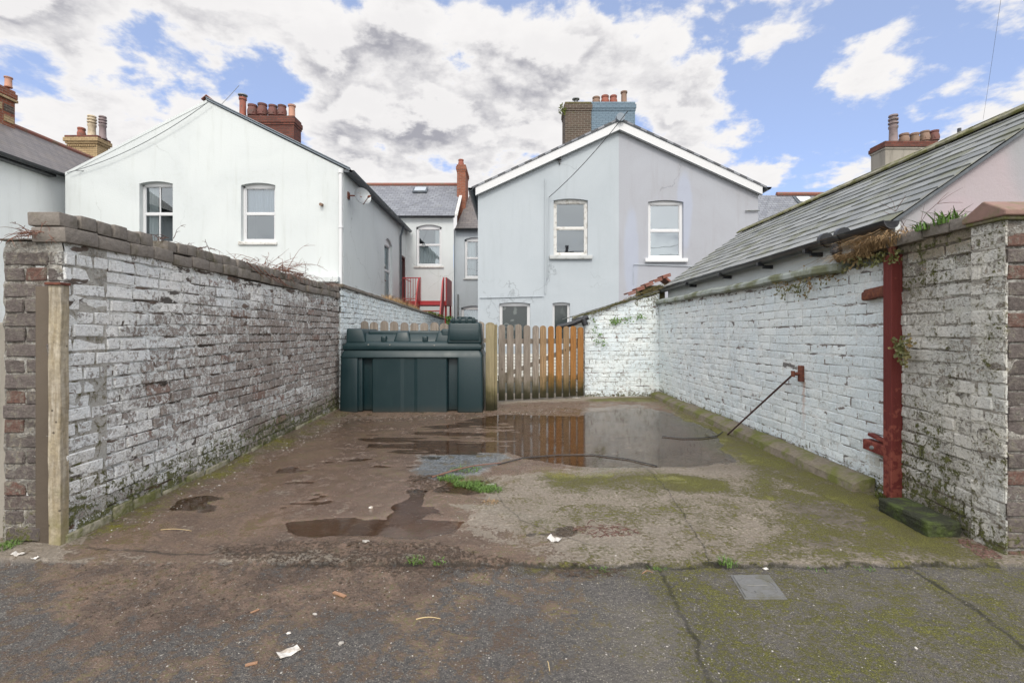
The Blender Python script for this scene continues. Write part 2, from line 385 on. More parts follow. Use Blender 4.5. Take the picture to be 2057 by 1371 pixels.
def f_slatepiece(t, b):
    p = pos(t); r = t.sep(t.attr('rnd'))
    nm = t.noise(p, 3.2, 6, .65); nf = t.noise(p, 26, 5, .65); nl = t.noise(p, 1.3, 3, .5)
    c = t.mix(r[0], (.165, .175, .175), (.29, .30, .295))
    c = t.mix(t.m('MULTIPLY', nf, .5), c, (.17, .18, .165))
    c = t.mix(t.ramp(t.m('ADD', nm, t.m('MULTIPLY', r[1], .32)), .66, .88, 0, .75), c, (.14, .145, .085))
    c = t.mix(t.ramp(nl, .52, .70, 0, .3), c, (.36, .365, .35))
    setp(t, b, c, .55, t.bump(nf, .5, .006), spec=.45)
mat('slate_near', f_slatepiece)

def f_plain(t, b, c=(.5, .5, .5), rough=.5, var=.15, scale=20, bump=.1, metal=0, spec=.5, dirt=None, dirtamt=.4, dscale=5, bd=.004):
    p = pos(t); n1 = t.noise(p, scale, 5, .6); n2 = t.noise(p, dscale, 5, .62)
    cc = t.mix(n1, tuple(x * (1 - var) for x in c), tuple(min(1, x * (1 + var)) for x in c))
    if dirt: cc = t.mix(t.ramp(n2, .62 - dirtamt * .3, .78 - dirtamt * .2, 0, min(1, dirtamt * 1.6)), cc, dirt)
    setp(t, b, cc, rough, t.bump(t.m('ADD', n1, n2), bump, bd) if bump else None, metal=metal, spec=spec)
P = lambda name, **k: mat(name, f_plain, **k)
P('upvc_white', c=(.62, .63, .64), rough=.35, var=.03, bump=0, dirt=(.5, .5, .48), dirtamt=.15)
P('old_white_paint', c=(.60, .60, .58), rough=.6, var=.08, bump=.3, dirt=(.33, .31, .27), dirtamt=.5, dscale=9)
P('sill_grey', c=(.42, .44, .44), rough=.7, var=.1, dirt=(.25, .26, .24), dirtamt=.5)
P('bargeboard', c=(.58, .59, .60), rough=.45, var=.03, bump=.05, dirt=(.55, .56, .56), dirtamt=.25)
P('black_plastic', c=(.018, .02, .024), rough=.32, var=.2, bump=.05, dirt=(.09, .10, .09), dirtamt=.35, dscale=7)
P('grey_gutter', c=(.07, .085, .10), rough=.4, var=.2, dirt=(.16, .17, .16), dirtamt=.4)
P('lead', c=(.16, .19, .22), rough=.5, var=.2, metal=.3)
P('terracotta_red', c=(.27, .085, .055), rough=.75, var=.25, bump=.3, dirt=(.10, .075, .06), dirtamt=.45)
P('terracotta_dark', c=(.14, .055, .045), rough=.75, var=.3, bump=.3, dirt=(.07, .06, .05), dirtamt=.5)
P('terracotta_pale', c=(.42, .22, .15), rough=.75, var=.15, bump=.3, dirt=(.2, .14, .1), dirtamt=.4)
P('buff_pot', c=(.50, .42, .30), rough=.75, var=.15, bump=.3, dirt=(.25, .2, .13), dirtamt=.4)
P('purple_pot', c=(.22, .17, .17), rough=.7, var=.2, bump=.3, dirt=(.12, .10, .09), dirtamt=.5)
P('brown_pot', c=(.22, .14, .10), rough=.75, var=.25, bump=.3, dirt=(.12, .09, .06), dirtamt=.5)
P('ridge_red', c=(.22, .09, .065), rough=.8, var=.3, bump=.3, dirt=(.14, .12, .08), dirtamt=.5)
P('ridge_moss', c=(.25, .24, .18), rough=.9, var=.3, bump=.9, dirt=(.13, .13, .04), dirtamt=.8, dscale=9, bd=.02)
P('red_paint', c=(.33, .018, .022), rough=.45, var=.12, bump=.1, dirt=(.22, .02, .02), dirtamt=.3)
P('door_brown', c=(.07, .022, .022), rough=.5, var=.2)
P('steel_grey', c=(.25, .27, .28), rough=.45, var=.15, metal=.4, dirt=(.16, .13, .10), dirtamt=.4, dscale=8)
P('cable_black', c=(.03, .03, .032), rough=.5, var=.1, bump=0)
P('cable_grey', c=(.16, .17, .18), rough=.5, var=.1, bump=0)
P('rust', c=(.11, .035, .022), rough=.85, var=.5, scale=60, bump=.9, dirt=(.20, .07, .03), dirtamt=.5, dscale=30)
P('rod_iron', c=(.055, .03, .028), rough=.7, var=.4, scale=50, bump=.5, dirt=(.12, .05, .03), dirtamt=.4, dscale=20)
P('curtain', c=(.62, .64, .62), rough=.9, var=.06, bump=.1)
P('room_dark', c=(.075, .085, .095), rough=.9, var=.3, scale=2, bump=0)
P('blind_grey', c=(.36, .40, .44), rough=.8, var=.06, scale=3, bump=0)
P('dry_stem', c=(.17, .085, .06), rough=.9, var=.35, scale=12, bump=0)
P('dry_grass', c=(.30, .20, .10), rough=.9, var=.45, scale=25, bump=0)
P('red_stem', c=(.105, .058, .045), rough=.9, var=.4, scale=12, bump=0)
P('green_leaf', c=(.085, .17, .025), rough=.6, var=.4, scale=30, bump=0)
P('grass_green', c=(.085, .155, .025), rough=.6, var=.4, scale=25, bump=0)
P('ivy_leaf', c=(.09, .095, .022), rough=.5, var=.5, scale=18, bump=0, dirt=(.20, .12, .04), dirtamt=.6, dscale=8)
P('moss_clump', c=(.07, .085, .012), rough=1, var=.5, scale=60, bump=1, bd=.01)
P('stone_grey', c=(.34, .32, .29), rough=.85, var=.3, scale=30, bump=.6)
P('litter_paper', c=(.62, .60, .56), rough=.6, var=.12, scale=40, bump=.3, dirt=(.3, .24, .18), dirtamt=.5, dscale=25)
P('orange_wood', c=(.30, .17, .10), rough=.8, var=.35, scale=60, bump=.4)
P('straw', c=(.50, .38, .20), rough=.8, var=.2, bump=.2)
P('dark_litter', c=(.055, .038, .026), rough=.9, var=.5, scale=30, bump=.5)
P('cement_ledge', c=(.27, .30, .28), rough=.8, var=.2, scale=30, bump=.5, dirt=(.12, .13, .07), dirtamt=.7, dscale=4, bd=.01)
P('footing_stone', c=(.27, .25, .19), rough=.95, var=.45, scale=30, bump=1.0, dirt=(.11, .115, .035), dirtamt=.8, dscale=9, bd=.015)
P('curb_moss', c=(.17, .145, .11), rough=.95, var=.5, scale=30, bump=1.0, dirt=(.11, .12, .025), dirtamt=.7, dscale=5, bd=.015)
P('wet_moss_block', c=(.022, .026, .012), rough=.8, var=.6, scale=45, bump=1.0, dirt=(.055, .08, .012), dirtamt=.55, dscale=9, bd=.015)
def f_stop(t, b):
    p = pos(t); s = t.sep(p); st = lambda x: t.ramp(x, .34, .66)
    v = st(t.noise(t.comb(t.m('MULTIPLY', s[0], 26), t.m('MULTIPLY', s[1], 26), t.m('MULTIPLY', s[2], 2.2)), 1.5, 6, .7)); n = st(t.noise(p, 40, 5, .7)); m_ = st(t.noise(p, 7, 5, .65))
    c = t.mix(v, (.24, .20, .14), (.44, .40, .33)); c = t.mix(t.m('MULTIPLY', m_, .4), c, (.38, .31, .18)); c = t.mix(t.m('MULTIPLY', n, .4), c, (.13, .11, .08))
    c = t.mix(t.ramp(t.m('ADD', s[2], t.m('MULTIPLY', m_, .3)), .1, .5, .6, 0), c, (.20, .18, .07))
    c = t.mix(t.ramp(t.vor(p, 14), .06, .12, .8, 0), c, (.05, .04, .03))
    setp(t, b, c, .9, t.bump(t.m('ADD', n, v), .5, .004), spec=.2)
mat('stained_stop', f_stop)
P('cover_metal', c=(.165, .165, .16), rough=.5, var=.25, scale=60, bump=.5, metal=.2, dirt=(.12, .115, .08), dirtamt=.5, dscale=14)
P('coping_grey', c=(.185, .165, .145), rough=.9, var=.3, scale=35, bump=.9, dirt=(.10, .09, .06), dirtamt=.55, dscale=7, bd=.01)
P('cap_red_tile', c=(.22, .135, .11), rough=.8, var=.25, scale=25, bump=.5, dirt=(.12, .12, .05), dirtamt=.5, dscale=10)

def f_tank(t, b):
    p = pos(t); n = t.noise(p, 3, 5, .6); nf = t.noise(p, 120, 2, .6); s = t.sep(p)
    st = t.noise(t.comb(t.m('MULTIPLY', s[0], 9), t.m('MULTIPLY', s[2], .8), s[1]), 2, 4, .6)
    c = t.mix(n, (.003, .018, .022), (.005, .025, .030))
    c = t.mix(t.ramp(st, .52, .8, 0, .35), c, (.02, .045, .047))
    low = t.ramp(t.m('ADD', s[2], t.m('MULTIPLY', n, .15)), .03, .2, .5, 0)
    c = t.mix(low, c, (.05, .045, .035))
    setp(t, b, c, t.ramp(n, .3, .7, .36, .5), t.bump(nf, .06, .004), spec=.5)
mat('tank_green', f_tank)

def f_wood(t, b, c=(.30, .25, .19), c2=(.20, .17, .13), moss=.6, top=1.3):
    p = pos(t); s = t.sep(p)
    o = t.add('ShaderNodeObjectInfo').outputs['Random']
    w = t.comb(t.m('MULTIPLY', s[0], 30), t.m('ADD', t.m('MULTIPLY', s[2], 1.6), t.m('MULTIPLY', o, 40)), s[1])
    g = t.ramp(t.noise(w, 2, 6, .70, .6), .33, .67); n = t.noise(p, 6, 5, .6)
    cc = t.mix(g, c2, c)
    cc = t.mix(t.ramp(o, 0, 1, 0, .6), cc, tuple(x * .55 for x in c))
    gn = t.ramp(t.m('ADD', s[2], t.m('ADD', t.m('MULTIPLY', n, .55), t.m('MULTIPLY', g, .2))), .35, .95, moss, 0)
    cc = t.mix(gn, cc, (.085, .08, .02))
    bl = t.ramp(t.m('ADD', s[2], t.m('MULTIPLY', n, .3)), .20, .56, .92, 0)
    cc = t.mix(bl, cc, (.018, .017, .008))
    k = t.ramp(t.vor(t.comb(t.m('MULTIPLY', s[0], 7), t.m('ADD', t.m('MULTIPLY', s[2], 3.4), t.m('MULTIPLY', o, 30))), 1), .05, .12, .8, 0)
    cc = t.mix(k, cc, (.06, .035, .02))
    setp(t, b, cc, .8, t.bump(g, .5, .004), spec=.25)
mat('picket_grey', f_wood, c=(.33, .285, .24), c2=(.15, .125, .10), moss=.75)
mat('picket_orange', f_wood, c=(.42, .20, .06), c2=(.20, .095, .035), moss=.85)
mat('picket_tan', f_wood, c=(.36, .24, .13), c2=(.19, .125, .07), moss=.85)
mat('post_wood', f_wood, c=(.33, .28, .17), c2=(.22, .19, .11), moss=.8)

def f_redpost(t, b):
    p = pos(t); s = t.sep(p)
    w = t.comb(t.m('MULTIPLY', s[0], 22), t.m('MULTIPLY', s[2], 1.2), t.m('MULTIPLY', s[1], 22))
    g = t.noise(w, 2, 6, .7, .5); n = t.noise(p, 18, 5, .65)
    c = t.mix(g, (.075, .016, .014), (.155, .028, .023))
    worn = t.ramp(t.m('ADD', n, t.m('MULTIPLY', t.ramp(s[2], .2, 1.1, 1, 0), .22)), .66, .76, 0, .75)
    c = t.mix(worn, c, (.23, .065, .045))
    c = t.mix(t.ramp(g, .62, .75, 0, .7), c, (.06, .015, .012))
    setp(t, b, c, .75, t.bump(t.m('ADD', g, t.m('MULTIPLY', n, .5)), .8, .006), spec=.3)
mat('red_post_paint', f_redpost)

def f_glass(t, b, tint=(.8, .86, .9), refl=.16):
    tr = t.add('ShaderNodeBsdfTransparent'); t.put(tr.inputs[0], tint)
    gl = t.add('ShaderNodeBsdfGlossy'); gl.inputs['Roughness'].default_value = .02; gl.inputs[0].default_value = (.75, .82, .86, 1)
    p = pos(t); t.put(gl.inputs['Normal'], t.bump(t.noise(p, 1.2, 2), .03, .05))
    fr = t.add('ShaderNodeFresnel'); fr.inputs[0].default_value = 1.5
    mx = t.add('ShaderNodeMixShader'); t.put(mx.inputs[0], t.m('ADD', fr.outputs[0], refl, clamp=True))
    t.l.new(tr.outputs[0], mx.inputs[1]); t.l.new(gl.outputs[0], mx.inputs[2])
    t.l.new(mx.outputs[0], t.n['Material Output'].inputs[0])
mat('glass', f_glass); mat('glass_green', f_glass, tint=(.6, .8, .74), refl=.3)
def f_frosted(t, b, pattern=True):
    """dark obscured glass; etched with curling fronds"""
    p = pos(t); s = t.sep(p)
    w = t.v('ADD', p, t.v('SCALE', t.noise(p, 2.2, 2, .5, color=True), .55))
    wv = t.add('ShaderNodeTexWave', wave_type='RINGS'); t.put(wv.inputs['Vector'], w)
    wv.inputs['Scale'].default_value = 2.4; wv.inputs['Distortion'].default_value = 5; wv.inputs['Detail'].default_value = 1
    k = t.ramp(wv.outputs['Fac'], .80, .97, 0, .4 if pattern else .12)
    setp(t, b, t.mix(k, (.035, .045, .045), (.22, .25, .24)), .15, spec=.6)
mat('etched_glass', f_frosted); mat('dark_glass', f_frosted, pattern=False)

def polyd(t, p2, pts):
    """distance to a polyline in the ground plane"""
    best = None
    for (ax, ay), (bx, by) in zip(pts[:-1], pts[1:]):
        ex, ey = bx - ax, by - ay; L2 = ex * ex + ey * ey
        q = t.v('SUBTRACT', p2, (ax, ay, 0)); k = t.m('DIVIDE', t.v('DOT_PRODUCT', q, (ex, ey, 0)), L2, clamp=True)
        e = t.v('SCALE', t.comb(ex, ey, 0), k); dd = t.v('LENGTH', t.v('SUBTRACT', q, e))
        best = dd if best is None else t.m('MINIMUM', best, dd)
    return best
def f_ground(t, b):
    p = pos(t); A = t.sep(t.attr('ma')); B = t.sep(t.attr('mb')); C = t.sep(t.attr('mc'))
    mud, moss, wet = A[0], A[1], A[2]; road, blue, dark = B[0], B[1], B[2]; pale, under, clod = C[0], C[1], C[2]
    st = lambda x, a=.34, b_=.66: t.ramp(x, a, b_)
    n0 = st(t.noise(p, .9, 5, .6, .3)); n1 = st(t.noise(p, 2.8, 6, .66, .5)); n2 = st(t.noise(p, 11, 7, .70, .3)); n3 = st(t.noise(p, 48, 6, .74)); n4 = st(t.noise(p, 180, 4, .7))
    c0 = lambda x: t.m('SUBTRACT', x, .5)
    sp = t.vor(p, 105); sr = t.sep(t.vor(p, 105, out='Color')); spb = t.vor(p, 34); sbr = t.sep(t.vor(p, 34, out='Color')); spc = t.vor(p, 210); scr = t.sep(t.vor(p, 210, out='Color'))
    conc = t.mix(n2, (.31, .26, .20), (.48, .415, .34))
    conc = t.mix(t.m('MULTIPLY', n1, .5), conc, (.25, .205, .155))
    conc = t.mix(t.m('MULTIPLY', n3, .5), conc, (.16, .13, .10)); conc = t.mix(t.m('MULTIPLY', n4, .25), conc, (.42, .38, .33))
    tar = t.mix(n3, (.060, .057, .055), (.185, .172, .162))
    s1 = t.m('MULTIPLY', t.ramp(sp, .20, .42, 1, 0), t.ramp(sr[0], .60, .68)); s2 = t.m('MULTIPLY', t.ramp(spc, .25, .45, 1, 0), t.ramp(scr[0], .60, .7))
    tar = t.mix(t.m('MULTIPLY', s2, .7), tar, t.mix(scr[1], (.30, .28, .26), (.14, .135, .13)))
    tar = t.mix(t.m('MULTIPLY', s1, .9), tar, t.mix(sr[1], (.42, .39, .35), (.17, .165, .165)))
    tar = t.mix(t.m('MULTIPLY', n2, .35), tar, (.16, .145, .128))
    c = t.mix(road, conc, tar)
    c = t.mix(t.m('MULTIPLY', pale, t.m('ADD', .35, t.m('MULTIPLY', n2, .65))), c, t.mix(n3, (.40, .355, .29), (.19, .17, .13)))
    c = t.mix(blue, c, t.mix(n3, (.075, .088, .10), (.30, .34, .37)))
    md = t.ramp(t.m('ADD', mud, t.m('ADD', t.m('MULTIPLY', c0(n2), .75), t.m('ADD', t.m('MULTIPLY', c0(n3), .45), t.m('MULTIPLY', c0(n1), .35)))), .32, .70)
    mc = t.mix(n1, (.145, .088, .060), (.27, .18, .128))
    mc = t.mix(t.m('MULTIPLY', n2, .45), mc, (.125, .080, .055)); mc = t.mix(t.m('MULTIPLY', n3, .60), mc, (.070, .045, .031)); mc = t.mix(t.m('MULTIPLY', n4, .22), mc, (.30, .23, .18))
    c = t.mix(t.m('MULTIPLY', md, .94), c, mc)
    c = t.mix(t.m('MULTIPLY', dark, t.m('ADD', .55, t.m('MULTIPLY', n2, .4))), c, t.mix(n3, (.035, .028, .022), (.10, .075, .058)))
    grit = t.m('MULTIPLY', t.ramp(spb, .10, .22, 1, 0), t.ramp(sbr[0], .78, .82))
    c = t.mix(t.m('MULTIPLY', grit, .85), c, t.mix(sbr[1], (.46, .43, .39), (.20, .12, .09)))
    ms = t.m('ADD', moss, t.m('ADD', t.m('MULTIPLY', c0(n2), .42), t.m('ADD', t.m('MULTIPLY', c0(n3), .60), t.m('MULTIPLY', c0(n1), .34))))
    ms = t.m('ADD', ms, .05); hal = t.ramp(ms, .10, .58); ms = t.ramp(ms, .40, .82)
    c = t.mix(t.m('MULTIPLY', hal, .62), c, t.mix(n3, (.085, .078, .035), (.20, .185, .085)))
    c = t.mix(t.m('MULTIPLY', ms, .88), c, t.mix(n4, (.060, .060, .012), t.mix(n1, (.26, .23, .055), (.34, .34, .04))))
    s4 = t.m('MULTIPLY', t.m('ADD', t.m('MULTIPLY', s1, .8), t.m('MULTIPLY', s2, .45)), t.m('MULTIPLY', road, t.m('SUBTRACT', 1.0, t.m('MULTIPLY', md, .55))), clamp=True)
    c = t.mix(s4, c, t.mix(sr[2], (.50, .47, .40), (.24, .22, .17)))
    # cracks and joints
    pw = t.v('ADD', p, t.v('SCALE', t.v('SUBTRACT', t.noise(p, 7, 5, .7, color=True), (.5, .5, .5)), .10))
    pw = t.v('MULTIPLY', pw, (1, 1, 0))
    for pts, w, k in CRACKS:
        d = polyd(t, pw, G(pts)); c = t.mix(t.m('MULTIPLY', t.m('MULTIPLY', t.ramp(d, w * .25, w, 1, 0), k), t.m('ADD', .45, t.m('MULTIPLY', n2, .55))), c, (.022, .02, .013))
    c = t.mix(t.m('MULTIPLY', clod, t.ramp(n3, .35, .9, 0, .75)), c, (.06, .042, .030))
    wn = t.ramp(t.m('ADD', wet, t.m('ADD', t.m('MULTIPLY', c0(n2), .5), t.m('MULTIPLY', c0(n1), .35))), .25, .75)
    c = t.mix(t.m('MULTIPLY', wn, t.m('SUBTRACT', .66, t.m('MULTIPLY', under, .50))), c, t.mix(1.0, c, (.46, .41, .39), 'MULTIPLY'))
    rough = t.m('SUBTRACT', .80, t.m('MULTIPLY', wn, .66))
    rough = t.m('MAXIMUM', t.m('ADD', rough, t.m('MULTIPLY', c0(n3), .25)), .10)
    h = t.m('ADD', t.m('MULTIPLY', n3, .9), t.m('MULTIPLY', n2, 1.0))
    h = t.m('ADD', h, t.m('MULTIPLY', t.ramp(sp, .1, .5, 1, 0), t.m('MULTIPLY', road, .8)))
    h = t.m('ADD', h, t.m('ADD', t.m('MULTIPLY', ms, n4), t.m('MULTIPLY', n4, .3)))
    h = t.m('ADD', h, t.m('MULTIPLY', clod, t.m('MULTIPLY', n2, 3.0)))
    stg = t.m('SUBTRACT', .95, t.m('MULTIPLY', wn, .82))
    setp(t, b, c, rough, t.bump(h, stg, .010), spec=.5)
CRACKS = [([(1300, 940), (1345, 990), (1395, 1065), (1425, 1129)], .009, .7),
    ([(1320, 1132), (1345, 1180), (1385, 1250), (1430, 1371), (1450, 1450)], .016, .8),
    ([(1825, 1132), (1930, 1195), (2057, 1290), (2200, 1390)], .018, .85),
    ([(180, 1100), (330, 1112), (520, 1116), (620, 1110)], .016, .8), ([(560, 1131), (1000, 1131), (1500, 1131), (2010, 1131)], .016, .9),
    ([(970, 955), (1000, 975), (1005, 1010), (1060, 1050), (1180, 1090)], .012, .5)]
mat('ground', f_ground)

def f_water(t, b):
    p = pos(t); s = t.sep(p)
    n = t.noise(t.comb(t.m('MULTIPLY', s[0], .8), s[1], s[2]), 7, 4, .5)
    tr = t.add('ShaderNodeBsdfTransparent'); tr.inputs[0].default_value = (.90, .82, .74, 1)
    gl = t.add('ShaderNodeBsdfGlossy'); gl.inputs['Roughness'].default_value = .07; gl.inputs[0].default_value = (.82, .80, .78, 1)
    nb = t.bump(n, .035, .02); t.put(gl.inputs['Normal'], nb)
    fr = t.add('ShaderNodeFresnel'); fr.inputs[0].default_value = 1.50
    mx = t.add('ShaderNodeMixShader'); t.put(mx.inputs[0], fr.outputs[0])
    t.l.new(tr.outputs[0], mx.inputs[1]); t.l.new(gl.outputs[0], mx.inputs[2])
    t.l.new(mx.outputs[0], t.n['Material Output'].inputs[0])
mat('water', f_water)
P('far_ground', c=(.12, .12, .09), rough=.95, var=.3, scale=1, bump=0)
P('yard_ground', c=(.045, .045, .035), rough=.9, var=.3, scale=3, bump=.3)
M = MATS

# ---------------------------------------------------------------- ground
EDGE = 2.506            # the slab ends here; the lane starts
def maskpoly(X, Y, pts, soft=.1, warp=.12, ws=2.5, seed=0.0, stretch=1.0):
    wx = (fbm(X * ws + seed, Y * ws * stretch, 4) - .5) * 2 * warp; wy = (fbm(X * ws + 50 + seed, Y * ws * stretch, 4) - .5) * 2 * warp
    return 1 - ss(sdpoly(X + wx, Y + wy, G(pts)), -soft, soft)
def line_mask(X, Y, pts, w, warp=.02, seed=0.0):
    P_ = G(pts); wx = (fbm(X * 5 + seed, Y * 5, 4) - .5) * 2 * warp; d = np.full(X.shape, 1e9)
    for (ax, ay), (bx, by) in zip(P_[:-1], P_[1:]):
        ex, ey = bx - ax, by - ay; qx, qy = X + wx - ax, Y + wx - ay
        k = np.clip((qx * ex + qy * ey) / (ex * ex + ey * ey), 0, 1); d = np.minimum(d, np.hypot(qx - ex * k, qy - ey * k))
    return 1 - ss(d, w * .4, w)
POOL = [(735, 872), (790, 866), (900, 852), (965, 838), (1010, 833), (1170, 836), (1180, 826), (1300, 818), (1335, 826), (1420, 862), (1452, 905), (1470, 925), (1400, 938), (1300, 940), (1180, 938), (1100, 925), (1020, 912), (860, 910), (740, 905)]
PUD2 = [(575, 1052), (640, 1045), (760, 1043), (860, 1040), (925, 1046), (905, 1072), (840, 1082), (700, 1078), (590, 1078)]
PUD3 = [(300, 1012), (340, 998), (430, 992), (465, 1000), (440, 1018), (360, 1028)]
SHALLOW = [(930, 990), (1000, 975), (980, 960), (900, 968), (840, 1000), (860, 1030), (820, 1060), (780, 1030), (830, 985)]
def pool_depth(X, Y):
    d = maskpoly(X, Y, POOL, .10, .16, 1.6, 3.0, 2.2)
    d = np.maximum(d, maskpoly(X, Y, PUD2, .04, .07, 4, 5.0))
    d = np.maximum(d, maskpoly(X, Y, PUD3, .08, .14, 5, 6.0) * .55)
    d = np.maximum(d, maskpoly(X, Y, SHALLOW, .06, .10, 4, 8.0) * .85)
    # streaky shoreline on the left of the pool, and little hollows in the mud
    st_ = maskpoly(X, Y, [(700, 860), (960, 838), (1040, 850), (1040, 925), (840, 925), (700, 915)], .1, .1, 2, 3.0)
    d = d * (1 - st_ * (.12 + .72 * ss(fbm(X * 1.3, Y * 6.5, 4, 5), .47, .60)))
    holes = maskpoly(X, Y, [(520, 930), (820, 910), (960, 960), (930, 1050), (1100, 1080), (1150, 1110), (900, 1100), (560, 1060)], .2, .3, 2, 3.0)
    d = np.maximum(d, .95 * holes * ss(fbm(X * 3.6, Y * 6.5, 4, 91), .66, .74))
    return d
def ground_h(X, Y):
    slab = Y > EDGE
    h = (fbm(X * 1.3, Y * 1.3, 4) - .5) * .012 + (fbm(X * 9, Y * 9, 3, 30) - .5) * .006
    pdp = pool_depth(X, Y)
    h = h - (.013 * pdp - .012 * (fbm(X * 2.2, Y * 5, 4, 61) - .5) * ss(pdp, .05, .5)) * slab
    cl = maskpoly(X, Y, [(430, 1095), (560, 1080), (890, 1090), (1050, 1130), (900, 1150), (600, 1140), (450, 1120)], .08, .08, 4, 2.0)
    h = h + cl * (.006 + .035 * np.clip(fbm(X * 14, Y * 14, 4, 7) - .42, 0, 1))
    lft = ss(X, -2.2, -.4)
    h = h + np.where(slab, 0, -.022 * (.35 + .65 * lft))
    # foot of left wall: mounded dirt
    h = h + .03 * ss(-X, 2.3, 2.65) * slab
    return h
def build_ground():
    xs = np.arange(-4.2, 4.2001, .021); ys = np.concatenate([np.arange(.9, 4.6, .018), np.arange(4.6, 9.4, .03)])
    X, Y = np.meshgrid(xs, ys); X = X.ravel(); Y = Y.ravel(); nx, ny = len(xs), len(ys)
    Y = np.where(abs(Y - EDGE) < .012, EDGE + np.where(Y > EDGE, .003, -.003), Y)
    Z = ground_h(X, Y)
    idx = np.arange(nx * ny).reshape(ny, nx)
    fs = np.stack([idx[:-1, :-1], idx[:-1, 1:], idx[1:, 1:], idx[1:, :-1]], -1).reshape(-1, 4)
    slab = (Y > EDGE).astype(float); road = 1 - slab
    # mud film: left part of slab and lane
    mud = slab * (maskpoly(X, Y, [(100, 1130), (130, 1060), (690, 820), (1330, 800), (1500, 900), (1150, 940), (980, 960), (930, 1040), (1000, 1060), (1180, 1131)], .18, .22, 1.8, 1.0) * 1.0)
    mud = np.maximum(mud, road * maskpoly(X, Y, [(-600, 1100), (1230, 1100), (1200, 1250), (1100, 1420), (600, 1500), (-600, 1700)], .35, .2, 2, 4.0) * .50)
    mud = np.maximum(mud, road * maskpoly(X, Y, [(60, 1100), (1000, 1100), (900, 1190), (560, 1230), (80, 1300)], .2, .2, 2, 4.0) * .9)
    mud = np.maximum(mud, slab * .22 * np.ones_like(X))
    bl = maskpoly(X, Y, [(845, 912), (1010, 905), (1040, 920), (960, 945), (880, 968), (820, 950)], .08, .10, 3, 9.0)
    mud = mud * (1 - .85 * bl)
    drytri = maskpoly(X, Y, [(880, 1012), (990, 1012), (1090, 1040), (1250, 1100), (1180, 1075), (1000, 1035)], .03, .05, 3, 1.0)
    smooth = maskpoly(X, Y, [(930, 1050), (1010, 1058), (1100, 1085), (1175, 1118), (1180, 1128), (900, 1128), (900, 1090)], .03, .04, 3, 2.0)
    # moss
    moss = np.zeros_like(X)
    def mo(pts, k, soft=.2, warp=.25, ws=2.0, seed=0.0):
        nonlocal moss; moss = np.maximum(moss, k * maskpoly(X, Y, pts, soft, warp, ws, seed))
    mo([(1060, 950), (1300, 950), (1460, 960), (1450, 990), (1250, 1005), (1120, 990)], .86, .40, .35, seed=1.0)
    mo([(1330, 955), (1440, 960), (1450, 985), (1340, 985)], 1.25, .15, .15, 3, 2.0)
    mo([(1090, 952), (1200, 950), (1230, 975), (1120, 985)], 1.0, .2, .2, 3, 21.0)
    mo([(930, 955), (990, 965), (1010, 995), (900, 985)], .55, .15, .1, 3, 2.5)
    mo([(1330, 810), (1420, 850), (1800, 1010), (1760, 1040), (1540, 960), (1400, 880)], .88, .15, .1, 2, 3.0)
    mo([(1500, 1000), (1760, 1010), (2020, 1110), (2020, 1129), (1640, 1129), (1420, 1110), (1600, 1060)], .66, .3, .3, 1.8, 4.0)
    mo([(1560, 1040), (1800, 1060), (1960, 1129), (1640, 1129)], .85, .25, .25, 2.2, 5.0)
    mo([(1180, 1131), (2300, 1131), (2600, 1450), (1420, 1450), (1300, 1250)], .46, .25, .3, 1.8, 6.0)
    mo([(1220, 1132), (1480, 1132), (1500, 1200), (1380, 1300), (1260, 1220)], .66, .3, .3, 2.2, 7.0)
    mo([(1500, 1195), (1700, 1180), (1760, 1300), (1560, 1330)], .3, .25, .3, 2.2, 8.0)
    mo([(1640, 1010), (1760, 1020), (1990, 1129), (1860, 1129)], .95, .15, .15, 2.5, 14.0)
    mo([(1500, 955), (1760, 1010), (1720, 1040), (1480, 990)], .70, .2, .25, 2.5, 15.0)
    mo([(1040, 1000), (1500, 990), (1600, 1100), (1100, 1060)], .38, .3, .3, 2, 16.0)
    mo([(1180, 800), (1330, 796), (1330, 806), (1180, 806)], .9, .15, .1, 3, 9.0)
    mo([(1020, 1131), (1250, 1131), (1250, 1140), (1020, 1142)], .6, .05, .1, 4, 10.0)
    mo([(140, 1085), (440, 935), (690, 825), (700, 835), (460, 950), (160, 1100)], .5, .08, .1, 3, 11.0)
    # darker silty patches on the mossy concrete
    dark = maskpoly(X, Y, [(1560, 1010), (1680, 1005), (1760, 1050), (1740, 1070), (1660, 1055)], .08, .14, 4, 1.0) * .75
    dark = np.maximum(dark, maskpoly(X, Y, [(1590, 1075), (1700, 1078), (1730, 1090), (1640, 1098)], .05, .10, 4, 2.0) * .7)
    dark = np.maximum(dark, .55 * maskpoly(X, Y, [(1180, 905), (1500, 905), (1560, 950), (1420, 950), (1180, 945)], .25, .2, 2, 3.0))
    dark = np.maximum(dark, .5 * maskpoly(X, Y, [(560, 870), (690, 832), (760, 832), (720, 850), (600, 890)], .15, .15, 2, 4.0))
    moss = moss * (1 - dark * .7)
    pale = maskpoly(X, Y, [(1210, 1200), (1340, 1190), (1420, 1371), (1450, 1450), (1220, 1450), (1190, 1300)], .2, .2, 2, 1.0) * .55
    pale = np.maximum(pale, maskpoly(X, Y, [(1420, 1140), (2300, 1140), (2600, 1450), (1500, 1450)], .2, .25, 2, 2.0) * .33)
    pale = np.maximum(pale, drytri * .8)
    pale = np.maximum(pale, .30 * maskpoly(X, Y, [(1150, 1030), (1400, 1020), (1500, 1129), (1200, 1129)], .3, .3, 2, 5.0))
    mud = mud * (1 - .8 * drytri)
    mud = np.maximum(mud, smooth * .5)
    pd = pool_depth(X, Y) * slab
